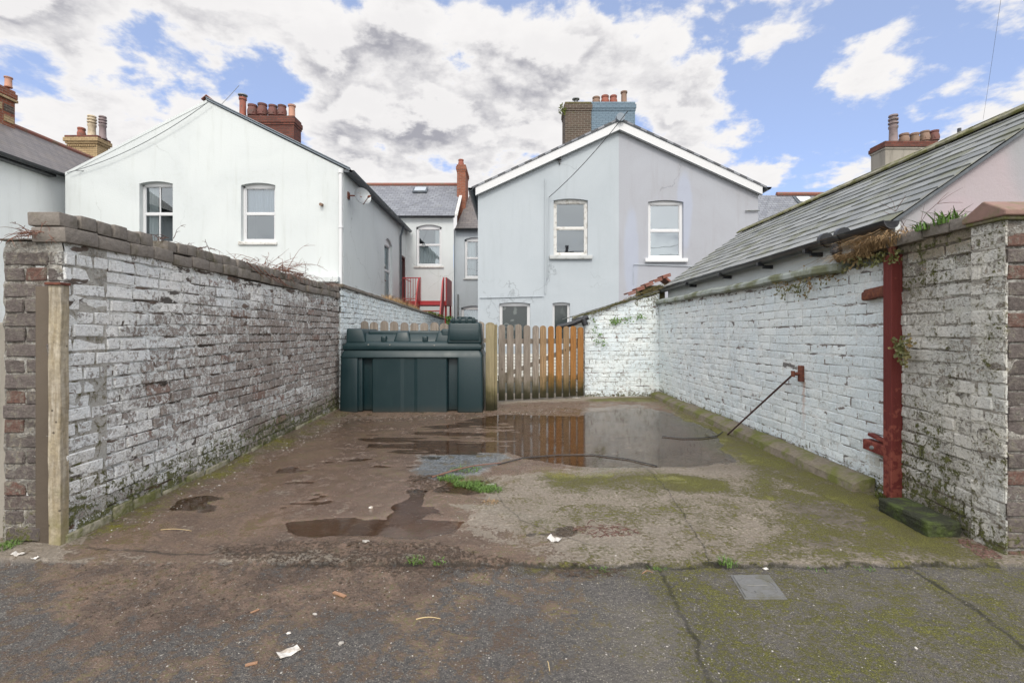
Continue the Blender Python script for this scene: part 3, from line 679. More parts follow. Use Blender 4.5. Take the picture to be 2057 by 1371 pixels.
    wet = np.maximum(pd, .80 * slab * maskpoly(X, Y, [(560, 890), (760, 838), (1300, 810), (1500, 935), (1180, 955), (960, 965), (930, 1070), (760, 1095), (500, 1090), (560, 960), (500, 930)], .3, .3, 1.6, 12.0))
    wet = np.maximum(wet, .9 * bl); wet = np.maximum(wet, .42 * mud)
    wet = np.maximum(wet, .85 * slab * maskpoly(X, Y, [(560, 890), (700, 838), (980, 840), (1000, 900), (860, 920), (700, 960), (480, 990)], .25, .3, 1.4, 15.0))
    clod = maskpoly(X, Y, [(430, 1098), (560, 1086), (740, 1086), (890, 1094), (1060, 1128), (1240, 1130), (1260, 1150), (900, 1152), (600, 1145), (450, 1122)], .08, .10, 5, 2.0)
    clod = np.maximum(clod, .6 * road * maskpoly(X, Y, [(100, 1120), (900, 1120), (700, 1230), (150, 1240)], .3, .3, 3, 7.0))
    clod = np.maximum(clod, .8 * maskpoly(X, Y, [(830, 950), (900, 955), (880, 990), (820, 985)], .08, .08, 4, 8.0))
    mb = MB(); mb.v = np.stack([X, Y, Z], -1).tolist(); mb.f = [tuple(q) for q in fs.tolist()]; mb.mi = [0] * len(mb.f)
    o = mb.build('ground', M['ground'], ats={'ma': np.stack([mud, moss, wet], -1), 'mb': np.stack([road * .98, bl, dark], -1), 'mc': np.stack([pale, pd, clod], -1)})
    o.data.shade_smooth(); tag(o, kind='structure')
    # water sheet: only the cells over a real hollow
    xs2 = np.arange(-2.4, 2.6, .012); ys2 = np.arange(2.55, 8.0, .016)
    X2, Y2 = np.meshgrid(xs2, ys2); lev = -.0035
    hh = ground_h(X2.ravel(), Y2.ravel()).reshape(X2.shape)
    wetc = (hh < lev + .001) & (pool_depth(X2.ravel(), Y2.ravel()).reshape(X2.shape) > .22)
    wm = MB(); idm = -np.ones(X2.shape, int)
    cells = np.argwhere(wetc[:-1, :-1] | wetc[1:, 1:] | wetc[:-1, 1:] | wetc[1:, :-1])
    vs = []; fsx = []
    for j, i in cells:
        q = []
        for a, b_ in ((j, i), (j, i + 1), (j + 1, i + 1), (j + 1, i)):
            if idm[a, b_] < 0: idm[a, b_] = len(vs); vs.append((float(X2[a, b_]), float(Y2[a, b_]), lev))
            q.append(int(idm[a, b_]))
        fsx.append(tuple(q))
    wm.add(vs, fsx); w = wm.build('water', M['water']); tag(w, kind='structure')
    # the land beyond
    g = MB(); g.add([(-400, -400, -.09), (400, -400, -.09), (400, 600, -.09), (-400, 600, -.09)], [(0, 1, 2, 3)])
    tag(g.build('terrain', M['far_ground']), kind='structure')
    y = MB(); y.add([(-16, 9.3, -.05), (16, 9.3, -.05), (16, 40, -.05), (-16, 40, -.05)], [(0, 1, 2, 3)])
    tag(y.build('yard_ground', M['yard_ground']), kind='structure')
build_ground()

# ---------------------------------------------------------------- brick walls made of single bricks
def brick_wall(name, O, U, N, L, topf, maskf, mats, course=.0815, jd=.012, rough=.004, joint=.011, bare=None, label=None, cat='wall', parent=None, z0=-.06, header_rows=True, thick=.23, back=True, seed=1, group=None, capf=None, pier=False):
    rnd = random.Random(seed)
    O, U, N = Vector(O), Vector(U).normalized(), Vector(N).normalized()
    V = []; Fc = []; MI = []; RN = []; UV = []
    def push(u, v, w, r):
        V.append((O.x + U.x * u + N.x * w, O.y + U.y * u + N.y * w, v)); RN.append(r); UV.append((u, v))
    z = z0; row = 0; mx = max(topf(k * L / 20) for k in range(21))
    while z < mx:
        hdr = (row % 2 == 0) if pier else (header_rows and row % 4 == 0)
        bl = .118 if hdr else .236
        u = -rnd.random() * bl * .5 - (bl / 2 if row % 2 else 0)
        if pier: u = 0.004
        wob = rnd.uniform(-.003, .003)
        while u < L:
            b = bl * rnd.uniform(.92, 1.06)
            if not hdr and not pier and rnd.random() < .12: b *= .5
            u0, u1 = max(u + joint / 2, 0), min(u + b - joint / 2, L)
            uc = (u0 + u1) / 2
            sag = .006 * math.sin(u * 1.7 + row * .3) + .004 * math.sin(u * 4.1 + row)
            v0, v1 = z + joint / 2 + sag + wob, z + course - joint / 2 + sag + wob
            if u1 - u0 > .03 and v1 < topf(uc) + .02:
                n = 5 if b > .16 else 4; m = 4
                r = (rnd.random(), 0, rnd.random()); base = len(V)
                wof = rnd.gauss(0, rough * .55); tu, tv = rnd.gauss(0, rough * .5), rnd.gauss(0, rough * .4)
                cr = [(rnd.uniform(-1, 1) * rough * .9, rnd.uniform(-1, 1) * rough * .7) for _ in range(4)]
                for j in range(m):
                    for i in range(n):
                        fu = i / (n - 1); fv = j / (m - 1)
                        # push inner rows towards rim so that the rounding stays narrow
                        e_ = .0065 / (u1 - u0)
                        if 0 < i < n - 1: fu = e_ + (1 - 2 * e_) * (i - 1) / max(1, n - 3)
                        if 0 < j < m - 1: fv = .085 + .83 * (j - 1)
                        rim = (i in (0, n - 1)) + (j in (0, m - 1))
                        cx = sum(c[0] * k for c, k in zip(cr, ((1 - fu) * (1 - fv), fu * (1 - fv), fu * fv, (1 - fu) * fv)))
                        cy = sum(c[1] * k for c, k in zip(cr, ((1 - fu) * (1 - fv), fu * (1 - fv), fu * fv, (1 - fu) * fv)))
                        w = wof + tu * (fu - .5) * 2 + tv * (fv - .5) * 2 + rnd.gauss(0, rough * .22) - (rough * .9 + .0015) * min(rim, 1) - .002 * (rim == 2)
                        push(u0 + (u1 - u0) * fu + cx, v0 + (v1 - v0) * fv + cy, w, (r[0], min(rim, 1), r[2]))
                for j in range(m - 1):
                    for i in range(n - 1):
                        a = base + j * n + i; Fc.append((a, a + 1, a + n + 1, a + n)); MI.append(0)
                ring = [base + i for i in range(n)] + [base + j * n + n - 1 for j in range(1, m)] + [base + (m - 1) * n + i for i in range(n - 2, -1, -1)] + [base + j * n for j in range(m - 2, 0, -1)]
                k0 = len(V)
                for q in ring:
                    uu, vv = UV[q]; push(uu, vv, -jd - .012, RN[q])
                for k in range(len(ring)):
                    k2 = (k + 1) % len(ring); Fc.append((ring[k2], ring[k], k0 + k, k0 + k2)); MI.append(0)
            u += b
        z += course; row += 1
    # mortar bed
    nu = max(2, int(L / .03)); nv = max(2, int((mx - z0) / .02)); base = len(V)
    us = np.linspace(0, L, nu); vs_ = np.linspace(0, 1, nv)
    rr = rnd.random() * 50
    for j in range(nv):
        for i in range(nu):
            tp = topf(us[i]); vv = z0 + (tp - z0) * vs_[j]
            push(us[i], vv, 0, (rnd.random(), 1, 0))
    arr = np.array(UV[base:]); wv = np.minimum(-jd + (fbm(arr[:, 0] * 9 + rr, arr[:, 1] * 16, 3) - .47) * jd * 3.4, -.0015)
    for k in range(len(arr)):
        x, y, zz = V[base + k]; V[base + k] = (x + N.x * wv[k], y + N.y * wv[k], zz)
    for j in range(nv - 1):
        for i in range(nu - 1):
            a = base + j * nu + i; Fc.append((a, a + 1, a + nu + 1, a + nu)); MI.append(1)
    # solid core behind, ends and top
    if back:
        for i in range(24):
            ua, ub = L * i / 24, L * (i + 1) / 24; base = len(V)
            for (uu, ww) in ((ua, -jd * 1.9 - .004), (ub, -jd * 1.9 - .004), (ub, -thick), (ua, -thick)):
                push(uu, z0, ww, (.5, 1, 0)); push(uu, topf(uu) - .004, ww, (.5, 1, 0))
            Fc += [(base + 1, base + 3, base + 5, base + 7), (base + 4, base + 6, base + 7, base + 5)]; MI += [1, 1]
            if i == 0: Fc.append((base, base + 1, base + 7, base + 6)); MI.append(1)
            if i == 23: Fc.append((base + 2, base + 4, base + 5, base + 3)); MI.append(1)
    UVa = np.array(UV); mk = maskf(UVa[:, 0], UVa[:, 1])
    mb = MB(); mb.v = V; mb.f = Fc; mb.mi = MI
    o = mb.build(name, mats, parent, ats={'rnd': np.array(RN), 'mask': np.stack(mk, -1)})
    if not parent: tag(o, label, cat, group)
    o.data.polygons.foreach_set('use_smooth', [True] * len(Fc)); o.data.set_sharp_from_angle(angle=R(24))
    return o

# left wall: from (-2.51, 2.78) to (-2.62, 7.3), then the whiter stretch on to the terrace
A0 = Vector((-2.497, 2.70, 0)); A1 = Vector((-2.63, 7.35, 0)); LW = (A1 - A0).length
def lmask(u, v):
    n = fbm(u * .9, v * 1.4, 4, 3); n2 = fbm(u * 3, v * 5, 3, 11)
    # paint thick at the near end and on the top courses, scoured bare in the middle
    paint = .485 + .40 * np.exp(-(u / .55) ** 2) * ss(v, .1, .5) + .26 * ss(v, 1.25, 1.6) * (1 - ss(u, 2.0, 3.2)) - .17 * ss(u, .8, 2.6) * (1 - ss(v, 1.35, 1.6)) + .16 * (n - .5) * 2
    paint = paint + .14 * np.exp(-((v - .32) / .18) ** 2) * ss(u, .7, 1.6) * (1 - ss(u, 3.4, 4.6))
    foot = np.maximum(.22 + .02 * np.sin(u * 3), .12)
    band = 1 - ss(v - .34 * (1 - u / 6), -.03, .05)
    paint = paint + .22 * band
    moss = .62 * (1 - ss(v, .12, .46)) + .18 * (n2 - .5) * 2 * (1 - ss(v, .1, .7)) + .22 * ss(v, 1.60, 1.75)
    moss = np.where(v < .05, moss + .1, moss)
    grime = .30 * (1 - ss(v, .0, .35)) + .35 * np.clip(n2 - .45, 0, 1) + .14 * ss(u, 1.5, 4.5) + .25 * ss(v, 1.62, 1.75)
    return paint, moss, grime
lt = thing('brick_wall', A0, 'whitewashed brick yard wall on the left with flaking paint and grey coping bricks', 'wall')
brick_wall('brickwork', A0, A1 - A0, (1, -.025, 0), LW, lambda u: 1.70 + .012 * math.sin(u * 2), lmask, [M['brick_flaking'], M['joint_flaking']], rough=.0052, jd=.013, parent=lt, seed=3)
# coping: one course projecting, then a course of bricks on edge, each its own crooked block
def coping(parent, P0, P1, N, z, rows, seed, name='coping', matn='coping_grey'):
    rnd = random.Random(seed); U = (P1 - P0); L = U.length; U.normalize(); N = Vector(N)
    mb = MB()
    for (h, ln, proj, dep, gap) in rows:
        u = 0
        while u < L - .03:
            b = min(ln * rnd.uniform(.85, 1.1), L - u)
            if rnd.random() > gap:
                o = P0 + U * (u + .005) + N * (proj + rnd.gauss(0, .006)) + Vector((0, 0, z + rnd.gauss(0, .003)))
                up = Vector((rnd.gauss(0, .03), rnd.gauss(0, .03), 1)) * (h - .008 + rnd.gauss(0, .003))
                ax = (U + Vector((rnd.gauss(0, .02), 0, rnd.gauss(0, .02)))) * (b - .010)
                mb.obox(o, ax, -N * dep, up, bev=.008, seg=2)
            u += b
        z += h
    return mb.build(name, M[matn], parent, smooth=40)
coping(lt, A0 + Vector((.0, -.03, 0)), A1, (1, 0, 0), 1.70, [(.088, .235, .024, .19, 0), (.088, .125, .004, .18, .02)], 5)
# low footing course along the foot of the wall
ft = MB(); rnd = random.Random(2); u = 0
Un = (A1 - A0).normalized()
while u < LW:
    b = rnd.uniform(.16, .34)
    ft.obox(A0 + Un * u + Vector((-.02, 0, -.08)), Un * (b - .014), Vector((.020 + rnd.uniform(0, .014), 0, 0)), Vector((0, 0, .115 + .06 * math.exp(-u / 1.5) + rnd.uniform(-.035, .03))), bev=.010)
    u += b
ft.build('footing', M['footing_stone'], lt, smooth=50)

B0 = A1.copy(); B1 = Vector((-2.66, 18.6, 0)); LB = (B1 - B0).length
lt2 = thing('brick_wall', B0, 'cleaner white brick garden wall running on behind the green tank to the red steps', 'wall')
topb = lambda u: 1.87 - .22 * (u / LB)
brick_wall('brickwork', B0 + Vector((.03, 0, 0)), B1 - B0, (1, 0, 0), LB, topb, lambda u, v: (.84 + .1 * fbm(u, v * 2, 3), .25 * (1 - ss(v, .1, .4)) + .3 * ss(v, 1.5, 1.85) * fbm(u * 2, v, 2), .22 + .2 * fbm(u * 2, v * 3, 3)), [M['brick_painted'], M['joint_painted']], rough=.004, parent=lt2, seed=4)
cb = MB(); u = 0; rnd = random.Random(9)
while u < LB:
    b = rnd.uniform(.22, .26); uu = min(u + b, LB)
    p = B0 + (B1 - B0).normalized() * u
    cb.obox(p + Vector((.06 + jit(.006), 0, topb(u))), Vector((0, b - .01, -.22 / LB * b)), Vector((-.3, 0, 0)), Vector((0, 0, .055 + jit(.005))), bev=.008)
    u += b
cb.build('coping', M['coping_grey'], lt2, smooth=40)

# left pier: bare brown bricks, cement strip, timber door stop
PX0, PX1, PY = -2.835, -2.60, 2.69
pl = thing('brick_pier', (PX0, PY, 0), 'brown brick gate pier with cement edge at the left end of the yard', 'pier')
brick_wall('brickwork', (PX0, PY, 0), (1, 0, 0), (0, -1, 0), -2.505 - PX0, lambda u: 1.70, lambda u, v: (.10 + .22 * fbm(u * 5, v * 5, 3) + .45 * ss(u, .24, .30), .52 * (1 - ss(v, .0, .3)), .3 + .3 * fbm(u * 3, v * 3, 3)), [M['brick_bare'], M['joint_bare']], rough=.005, jd=.010, parent=pl, seed=12, pier=True, thick=.3, course=.0855)
cs = MB()
cs.box(PX1 - .045, PX1 + .042, PY - .008, PY + .01, -.06, 1.45, bev=.004)
cs.build('cement_strip', M['dark_cement'], pl, smooth=50)
db = MB(); n = 40
for i in range(n + 1):
    zq = -.05 + 1.52 * i / n; xr = PX1 + .108 + .006 * (vn(i * .31, 3.3) - .5) + .004 * (vn(i * 1.1, 8.3) - .5); yf = PY - .022 + .008 * (vn(i * .5, 1.3) - .5)
    db.v += [(PX1 + .042, yf, zq), (xr - .003, yf, zq), (xr, yf + .003, zq), (xr, PY + .03, zq)]
    if i:
        for q_ in range(3): db.f.append((4 * i - 4 + q_, 4 * i - 3 + q_, 4 * i + 1 + q_, 4 * i + q_)); db.mi.append(0)
db.add([db.v[-4], db.v[-3], db.v[-2], db.v[-1], (PX1 + .042, PY + .03, 1.47)], [(0, 1, 2, 3, 4)])
db.build('door_stop', M['stained_stop'], pl, smooth=30)
tb = MB(); tb.box(PX0 - .02, PX1 + .11, PY - .004, PY + .25, 1.705, 1.715, bev=.004); tb.build('bed', M['joint_bare'], pl)
lb = MB(); lb.box(PX1 + .03, PX1 + .12, PY - .035, PY + .03, 1.455, 1.47, bev=.003); lb.build('bracket', M['rust'], pl)
lw2 = MB(); lw2.box(-4.6, PX0 - .004, PY + .06, PY + .30, -.09, 1.25, bev=.01)
tag(lw2.build('rendered_wall', M['chimney_render']), 'sliver of grey rendered wall beyond the left brick pier', 'wall')

# right wall
C0 = Vector((2.735, 3.45, 0)); C1 = Vector((2.715, 9.0, 0)); LC = (C1 - C0).length
rt = thing('brick_wall', C0, 'bluish white painted brick wall on the right under the slate roofed outbuilding', 'wall')
def rmask(u, v):
    n = fbm(u * 1.2, v * 1.6, 4, 21); n2 = fbm(u * 4, v * 6, 3, 5)
    paint = .90 + .16 * (n - .5) * 2 - .10 * np.exp(-(u / .4) ** 2) * (1 - ss(v, .1, .5)) - .15 * (1 - ss(v, .02, .2))
    moss = .62 * (1 - ss(v, .0, .22)) + .25 * (n2 - .5) + .18 * ss(v, 1.5, 1.75) + .22 * ss(u, 4.6, 5.5) * (1 - ss(v, .2, .9))
    grime = .0 + .42 * (1 - ss(v, .0, .30)) + .35 * (n - .5) * 2 + .12 * np.exp(-((v - 1.05) / .3) ** 2) * n2
    return paint, moss, grime
brick_wall('brickwork', C1, C0 - C1, (-1, 0, 0), LC, lambda u: 1.70 + .0 * u, lambda u, v: rmask(LC - u, v), [M['brick_painted'], M['joint_painted']], rough=.0022, jd=.0055, joint=.008, parent=rt, seed=21, thick=.10)
# joint between the new and old work: weathered stretch near the lane
D0 = Vector((2.655, 2.78, 0)); D1 = Vector((2.745, 3.45, 0)); LD = (D1 - D0).length
ot = thing('brick_wall', D0, 'mossy patched end of the right wall between the red post and the lane', 'wall')
def omask(u, v):
    # u from the post (0) to the lane (LD)
    n = fbm(u * 3, v * 3, 4, 41); n2 = fbm(u * 8, v * 8, 3, 15)
    paint = .74 + .30 * (n - .5) * 2 + .12 * ss(u, .45, .7) - .2 * (1 - ss(v, .0, .3)) - .45 * ss(v, 1.62, 1.72)
    moss = .46 + .5 * (n2 - .5) - .25 * ss(v, .3, .8) * (1 - ss(v, 1.4, 1.7)) + .15 * (1 - ss(v, .05, .35))
    grime = .16 + .5 * (n2 - .5) + .45 * np.exp(-((v - 1.45) / .22) ** 2) * (1 - ss(u, .3, .55)) + .2 * (1 - ss(v, .0, .5))
    return paint, moss, grime
otop = lambda u: 1.80 + .10 * u
brick_wall('brickwork', D1, D0 - D1, (-1, .12, 0), LD, otop, omask, [M['brick_old'], M['joint_old']], rough=.006, jd=.009, parent=ot, seed=33, thick=.25)
coping(ot, Vector((2.745, 3.90, 0)), Vector((2.66, 2.80, 0)), (-1, .1, 0), 1.80, [(.085, .2, .012, .25, .0)], 8)
# right pier
pr = thing('brick_pier', (2.64, 2.60, 0), 'brick gate pier on the right with white side and ridged red coping', 'pier')
brick_wall('brickwork', (2.655, 2.595, 0), (1, 0, 0), (0, -1, 0), .36, lambda u: 1.80, lambda u, v: (.12 + .2 * fbm(u * 6, v * 4, 3, 7), .45 * (1 - ss(v, .0, .35)), .25 + .2 * fbm(u * 3, v * 3, 3)), [M['brick_bare'], M['joint_bare']], rough=.004, jd=.009, parent=pr, seed=52, pier=True, thick=.18, course=.0855)
cp = MB()
# saddle-backed coping stones, ridge along the lane front
def saddle(mb, x0, x1, y0, y1, z, h, r):
    mb.add([(x0, y0, z), (x1, y0, z), (x1, y1, z), (x0, y1, z), (x0, y0, z + r), (x1, y0, z + r), (x1, y1, z + r), (x0, y1, z + r), (x0, (y0 + y1) / 2, z + h), (x1, (y0 + y1) / 2, z + h)],
           [(0, 3, 2, 1), (0, 1, 5, 4), (2, 3, 7, 6), (4, 5, 9, 8), (6, 7, 8, 9), (1, 2, 6, 9, 5), (3, 0, 4, 8, 7)])
saddle(cp, 2.61, 2.90, 2.555, 2.81, 1.815, .105, .03)
saddle(cp, 2.905, 3.25, 2.555, 2.81, 1.817, .105, .03)
cpo = cp.build('coping', [M['cap_red_tile']], pr)
bcm = cpo.modifiers.new('bevel', 'BEVEL'); bcm.width = .008; bcm.segments = 2
bd = MB(); bd.box(2.62, 3.2, 2.575, 2.795, 1.797, 1.817, bev=.006); bd.build('mortar_bed', M['curb_moss'], pr)
brick_wall('painted_side', (2.645, 2.79, 0), (0, -1, 0), (-1, 0, 0), .195, lambda u: 1.80, lambda u, v: (.62 + .3 * fbm(u * 6, v * 6, 3), .26 + .8 * (fbm(u * 9, v * 5, 3, 6) - .5) + .3 * (1 - ss(v, 0, .3)), (.20 + .6 * (fbm(u * 5, v * 4, 3) - .45))), [M['brick_old'], M['joint_old']], rough=.003, jd=.003, parent=pr, seed=55, header_rows=False, back=False)

# concrete fillet along the foot of the right wall
fl = MB(); n = 70
for i in range(n):
    ya, yb = 3.62 + 5.3 * i / n, 3.62 + 5.3 * (i + 1) / n
    def sec(y):
        j = vn(y * 3.1, 2.2) * .03; w = .155 + j; h = .075 + vn(y * 2.2, 7.7) * .03
        xr = 2.72
        return [(xr, y, h + .012), (xr - w * .55, y, h), (xr - w * .92, y, h * .62), (xr - w * 1.06, y, -.03)]
    a, b_ = sec(ya), sec(yb)
    for k in range(3): fl.quad(a[k], a[k + 1], b_[k + 1], b_[k])
    if i == 0: fl.add(a + [(2.72, ya, -.03)], [(0, 4, 3, 2, 1)])
tag(fl.build('concrete_curb', M['curb_moss'], smooth=60), 'mossy rounded concrete fillet along the foot of the right wall', 'curb')

# ledge (old cement sheet flashing) on top of the right wall
lg = MB(); n = 40
for i in range(n):
    ya, yb = 3.95 + 5.05 * i / n, 3.95 + 5.05 * (i + 1) / n
    def sc_(y):
        o = .006 * math.sin(y * 3) + .004 * math.sin(y * 9)
        x = 2.735 - (y - 3.45) * .0036
        return [(x - .055 + o, y, 1.688 + o), (x - .075 + o, y, 1.705 + o), (x - .07 + o, y, 1.745 + o), (x - .03, y, 1.775 + o), (x + .16, y, 1.80), (x + .16, y, 1.69)]
    a, b_ = sc_(ya), sc_(yb)
    for k in range(5): lg.quad(a[k], b_[k], b_[k + 1], a[k + 1])
    lg.quad(a[5], b_[5], b_[0], a[0])
    if i in (0, n - 1):
        q = a if i == 0 else b_; lg.add(q, [(0, 1, 2, 3, 4, 5)])
lg.build('cement_ledge', M['cement_ledge'], rt, smooth=50)

# small white brick store beside the gate
S0 = Vector((1.345, 8.92, 0)); SX = 2.72
st = thing('brick_store', (S0.x, S0.y, 0), 'small white painted brick store with mossy sloping roof right of the gate', 'shed')
stop = lambda u: 1.50 + .40 * u / 1.375
brick_wall('brickwork', S0, (1, 0, 0), (0, -1, 0), SX - S0.x, stop, lambda u, v: (.90 + 0 * u, .55 * (1 - ss(v, 0, .14)) + .30 * ss(v, 1.25, 1.8) * fbm(u * 4, v * 4, 3) * 2 + .12 * ss(u, .9, 1.3), .2 + .25 * (fbm(u * 3, v * 4, 3) - .3) + .3 * (1 - ss(v, 0, .2))), [M['brick_painted'], M['joint_painted']], rough=.0025, jd=.006, joint=.009, parent=st, seed=61, thick=.22, header_rows=True)
sb = MB(); sb.box(S0.x, S0.x + .2, S0.y + .2, S0.y + 2.0, -.05, 1.48); sb.build('side_wall', M['white_far_brick'], st)
rf = MB()
ang = math.atan2(.42, 1.375)
def slate_rows(mb, O, Udir, Vdir, L, S, rows, cw, seed, over=.6, th=.010, lift=.5, rn=None):
    """rows of single slates; O eave corner, Udir along the eave, Vdir up the slope"""
    rnd = random.Random(seed); U = Vector(Udir).normalized(); Vv = Vector(Vdir).normalized(); Nn = U.cross(Vv).normalized()
    if Nn.z < 0: Nn = -Nn
    g = S / rows
    for r in range(rows):
        u = -(cw / 2 if r % 2 else 0)
        while u < L:
            a, b_ = max(u + .003, 0), min(u + cw - .003, L)
            if b_ - a > .03:
                sl = rnd.gauss(0, .004); li = rnd.uniform(.0, .006)
                p0 = O + U * a + Vv * (r * g + sl) + Nn * (.012 + li)
                p1 = p0 + U * (b_ - a) + Vv * rnd.gauss(0, .002)
                up = Vv * (g * 1.35) - Nn * (.014)
                base = len(mb.v)
                mb.add([p0, p1, p1 + up, p0 + up, p0 - Nn * th, p1 - Nn * th], [(0, 1, 2, 3), (4, 5, 1, 0), (4, 0, 3), (1, 5, 2)])
                if rn is not None:
                    k = (rnd.random(), rnd.random(), 0); rn.extend([k] * 6)
            u += cw
vd = Vector((1.375, 0, .42)).normalized()
rn = []
slate_rows(rf, Vector((S0.x - .20, S0.y - .05, 1.465)), (0, 1, 0), vd, 2.1, 1.72, 9, .25, 71, rn=rn)
ro = rf.build('roof', M['slate_near'], st, ats={'rnd': np.array(rn)})
rd = MB()
rd.obox(Vector((S0.x - .22, S0.y - .03, 1.43)), vd * 1.74, Vector((0, .1, 0)), Vector((-.01, 0, .035)), bev=.006)
rd.build('verge_mortar', M['ridge_moss'], st, smooth=40)
tl = MB()
for i in range(5):
    p = at(1262 + i * 17.5, 590 - i * 8.6, 8.9)
    tl.obox(p, vd * .155, Vector((0, .34, 0)), Vector((-.012, 0, .028 + jit(.004))), bev=.006)
    tl.obox(p + Vector((0, .0, -.035)), vd * .15, Vector((0, -.02, 0)), Vector((0, 0, .03)), bev=.004)
tl.build('ridge_tiles', M['ridge_red'], st, smooth=40)
pp = MB(); pp.obox(Vector((2.43, 9.0, 1.75)), Vector((.42, 0, 0)), Vector((0, .5, 0)), Vector((0, 0, .30)), bev=.01); pp.build('upper_brickwork', M['mossy_cap'], st)
tl2 = MB(); p = at(1330, 556, 8.9)
tl2.obox(p + Vector((.03, 0, .0)), Vector((.18, 0, -.15)), Vector((0, .4, 0)), Vector((.02, 0, .03)), bev=.006); tl2.build('back_slope_tiles', M['ridge_red'], st)
gt = MB(); gt.tube([at(1120, 657, 8.9), at(1150, 650, 8.85), at(1182, 636, 8.8)], .05, 10); gt.tube([at(1168, 640, 8.8), at(1172, 640, 8.8) + Vector((0, 0, -.02)), at(1176, 648, 8.8) + Vector((0, 0, -.05))], .055, 10)
gt.build('gutter', M['black_plastic'], st, smooth=50)

# ---------------------------------------------------------------- slate-roofed outbuilding
EX, EZ, RX, RZ = 2.77, 2.0, 4.25, 3.03; GY0, GY1 = 3.62, 8.88
ob = thing('outbuilding', (3.0, GY0, 0), 'long low outbuilding with slate roof, black gutter and pinkish gable beyond right wall', 'outbuilding')
w = MB()
w.add([(2.88, GY0, 1.3), (5.7, GY0, 1.3), (5.62, GY0, 2.02), (RX, GY0, RZ - .06), (2.88, GY0, EZ + .03)], [(0, 1, 2, 3, 4)])
w.build('gable_wall', M['pink_grey_render'], ob)
w = MB(); w.box(2.865, 2.879, GY0 + .02, GY1, 1.5, 2.06)
w.box(2.86, 2.90, GY0 - .012, GY0 + .03, 1.72, 2.05, bev=.003)
w.build('eave_wall', M['white_render'], ob)
w = MB(); w.box(2.88, 5.7, GY1 - .1, GY1, 0, 2.0); w.add([(2.88, GY1, 2.0), (5.7, GY1, 2.0), (RX, GY1, RZ - .06)], [(0, 1, 2)]); w.box(5.6, 5.7, GY0 + .01, GY1, 0, 2.0); w.build('far_wall', M['white_render'], ob)
sl = MB(); rn = []
dv = Vector((RX - EX, 0, RZ - EZ)); S = dv.length
slate_rows(sl, Vector((EX, GY0 - .06, EZ)), (0, 1, 0), dv, GY1 - GY0 + .1, S, 12, .23, 91, th=.014, rn=rn)
dv2 = Vector((-(RX - EX), 0, RZ - EZ))
slate_rows(sl, Vector((2 * RX - EX, GY0 - .06, EZ)), (0, 1, 0), dv2, GY1 - GY0 + .1, S, 11, .30, 92, rn=rn)
sl.build('roof', M['slate_near'], ob, ats={'rnd': np.array(rn)})
ud = MB()
ud.quad((EX + .02, GY0 - .04, EZ - .005), (EX + .02, GY1, EZ - .005), (RX, GY1, RZ - .03), (RX, GY0 - .04, RZ - .03))
ud.quad((2 * RX - EX, GY0 - .04, EZ - .005), (2 * RX - EX, GY1, EZ - .005), (RX, GY1, RZ - .03), (RX, GY0 - .04, RZ - .03))
ud.build('roof_boards', M['door_brown'], ob)
vg = MB(); vg.obox(Vector((EX + .02, GY0 - .045, EZ - .03)), dv, Vector((0, .04, 0)), Vector((0, 0, .03)), bev=.004); vg.build('verge', M['grey_gutter'], ob)
rg = MB(); y = GY0 - .07; i = 0
while y < GY1 + .05:
    l = .30
    rg.obox(Vector((RX - .095, y, RZ - .035 + jit(.003))), Vector((.105, 0, .075)), Vector((0, l - .006, 0)), Vector((-.012, 0, .022)), bev=.006)
    rg.obox(Vector((RX + .095, y, RZ - .035)), Vector((-.105, 0, .075)), Vector((0, l - .006, 0)), Vector((.012, 0, .022)), bev=.006)
    y += l; i += 1
rg.build('ridge_tiles', M['ridge_moss'], ob, smooth=40)
def half_gutter(mb, A, B, r=.055, n=8):
    A, B = Vector(A), Vector(B); d = (B - A).normalized(); s = d.cross(Vector((0, 0, 1))).normalized(); up = Vector((0, 0, 1))
    for rr, fl_ in ((r, 0), (r - .006, 1)):
        vs = []
        for P_ in (A, B):
            for k in range(n + 1):
                a = math.pi + math.pi * k / n; vs.append(P_ + s * math.cos(a) * rr + up * math.sin(a) * rr)
        fs = [((k, k + 1, n + 2 + k, n + 1 + k) if not fl_ else (k, n + 1 + k, n + 2 + k, k + 1)) for k in range(n)]
        mb.add(vs, fs)
        mb.add([vs[k] for k in range(n + 1)], [tuple(range(n + 1))])
    for e in (-1, 1): mb.tube([A + s * e * r, B + s * e * r], .006, 5)
g = MB(); half_gutter(g, (EX - .02, GY0 - .12, 2.0), (EX - .005, GY1 + .1, 1.965), .058)
for yy in (4.0, 4.22): g.tube([(EX - .02, yy, 1.995), (EX - .02, yy + .045, 1.995)], .066, 12)
gu = g.build('gutter', M['black_plastic'], ob, smooth=50)
for yy in (4.45, 5.3, 6.3, 7.5):
    bk = MB(); bk.box(EX - .083, EX - .005, yy, yy + .03, 1.915, 1.955, bev=.006); bk.box(EX - .02, 2.87, yy + .004, yy + .026, 1.885, 1.925, bev=.004); bk.build('gutter_bracket', M['black_plastic'], gu)
dp = MB(); dp.tube([(EX - .02, 4.10, 1.95), (EX - .02, 4.10, 1.86), (EX + .02, 4.10, 1.80), (EX + .04, 4.10, 1.70)], .036, 12); dp.tube([(EX + .03, 4.10, 1.81), (EX + .03, 3.6, 1.79)], .034, 12); dp.tube([(EX - .02, 4.10, 1.90), (EX - .02, 4.10, 1.865)], .045, 12)
dp.build('downpipe', M['black_plastic'], ob, smooth=50)
vp = thing('vent_stack', at(1927, 300, 16), 'thin dark vent pipe end poking above the outbuilding ridge', 'vent pipe')
q = MB(); q.tube([at(1927, 420, 16), at(1927, 258, 16)], .055, 10); q.build('pipe', M['black_plastic'], vp)

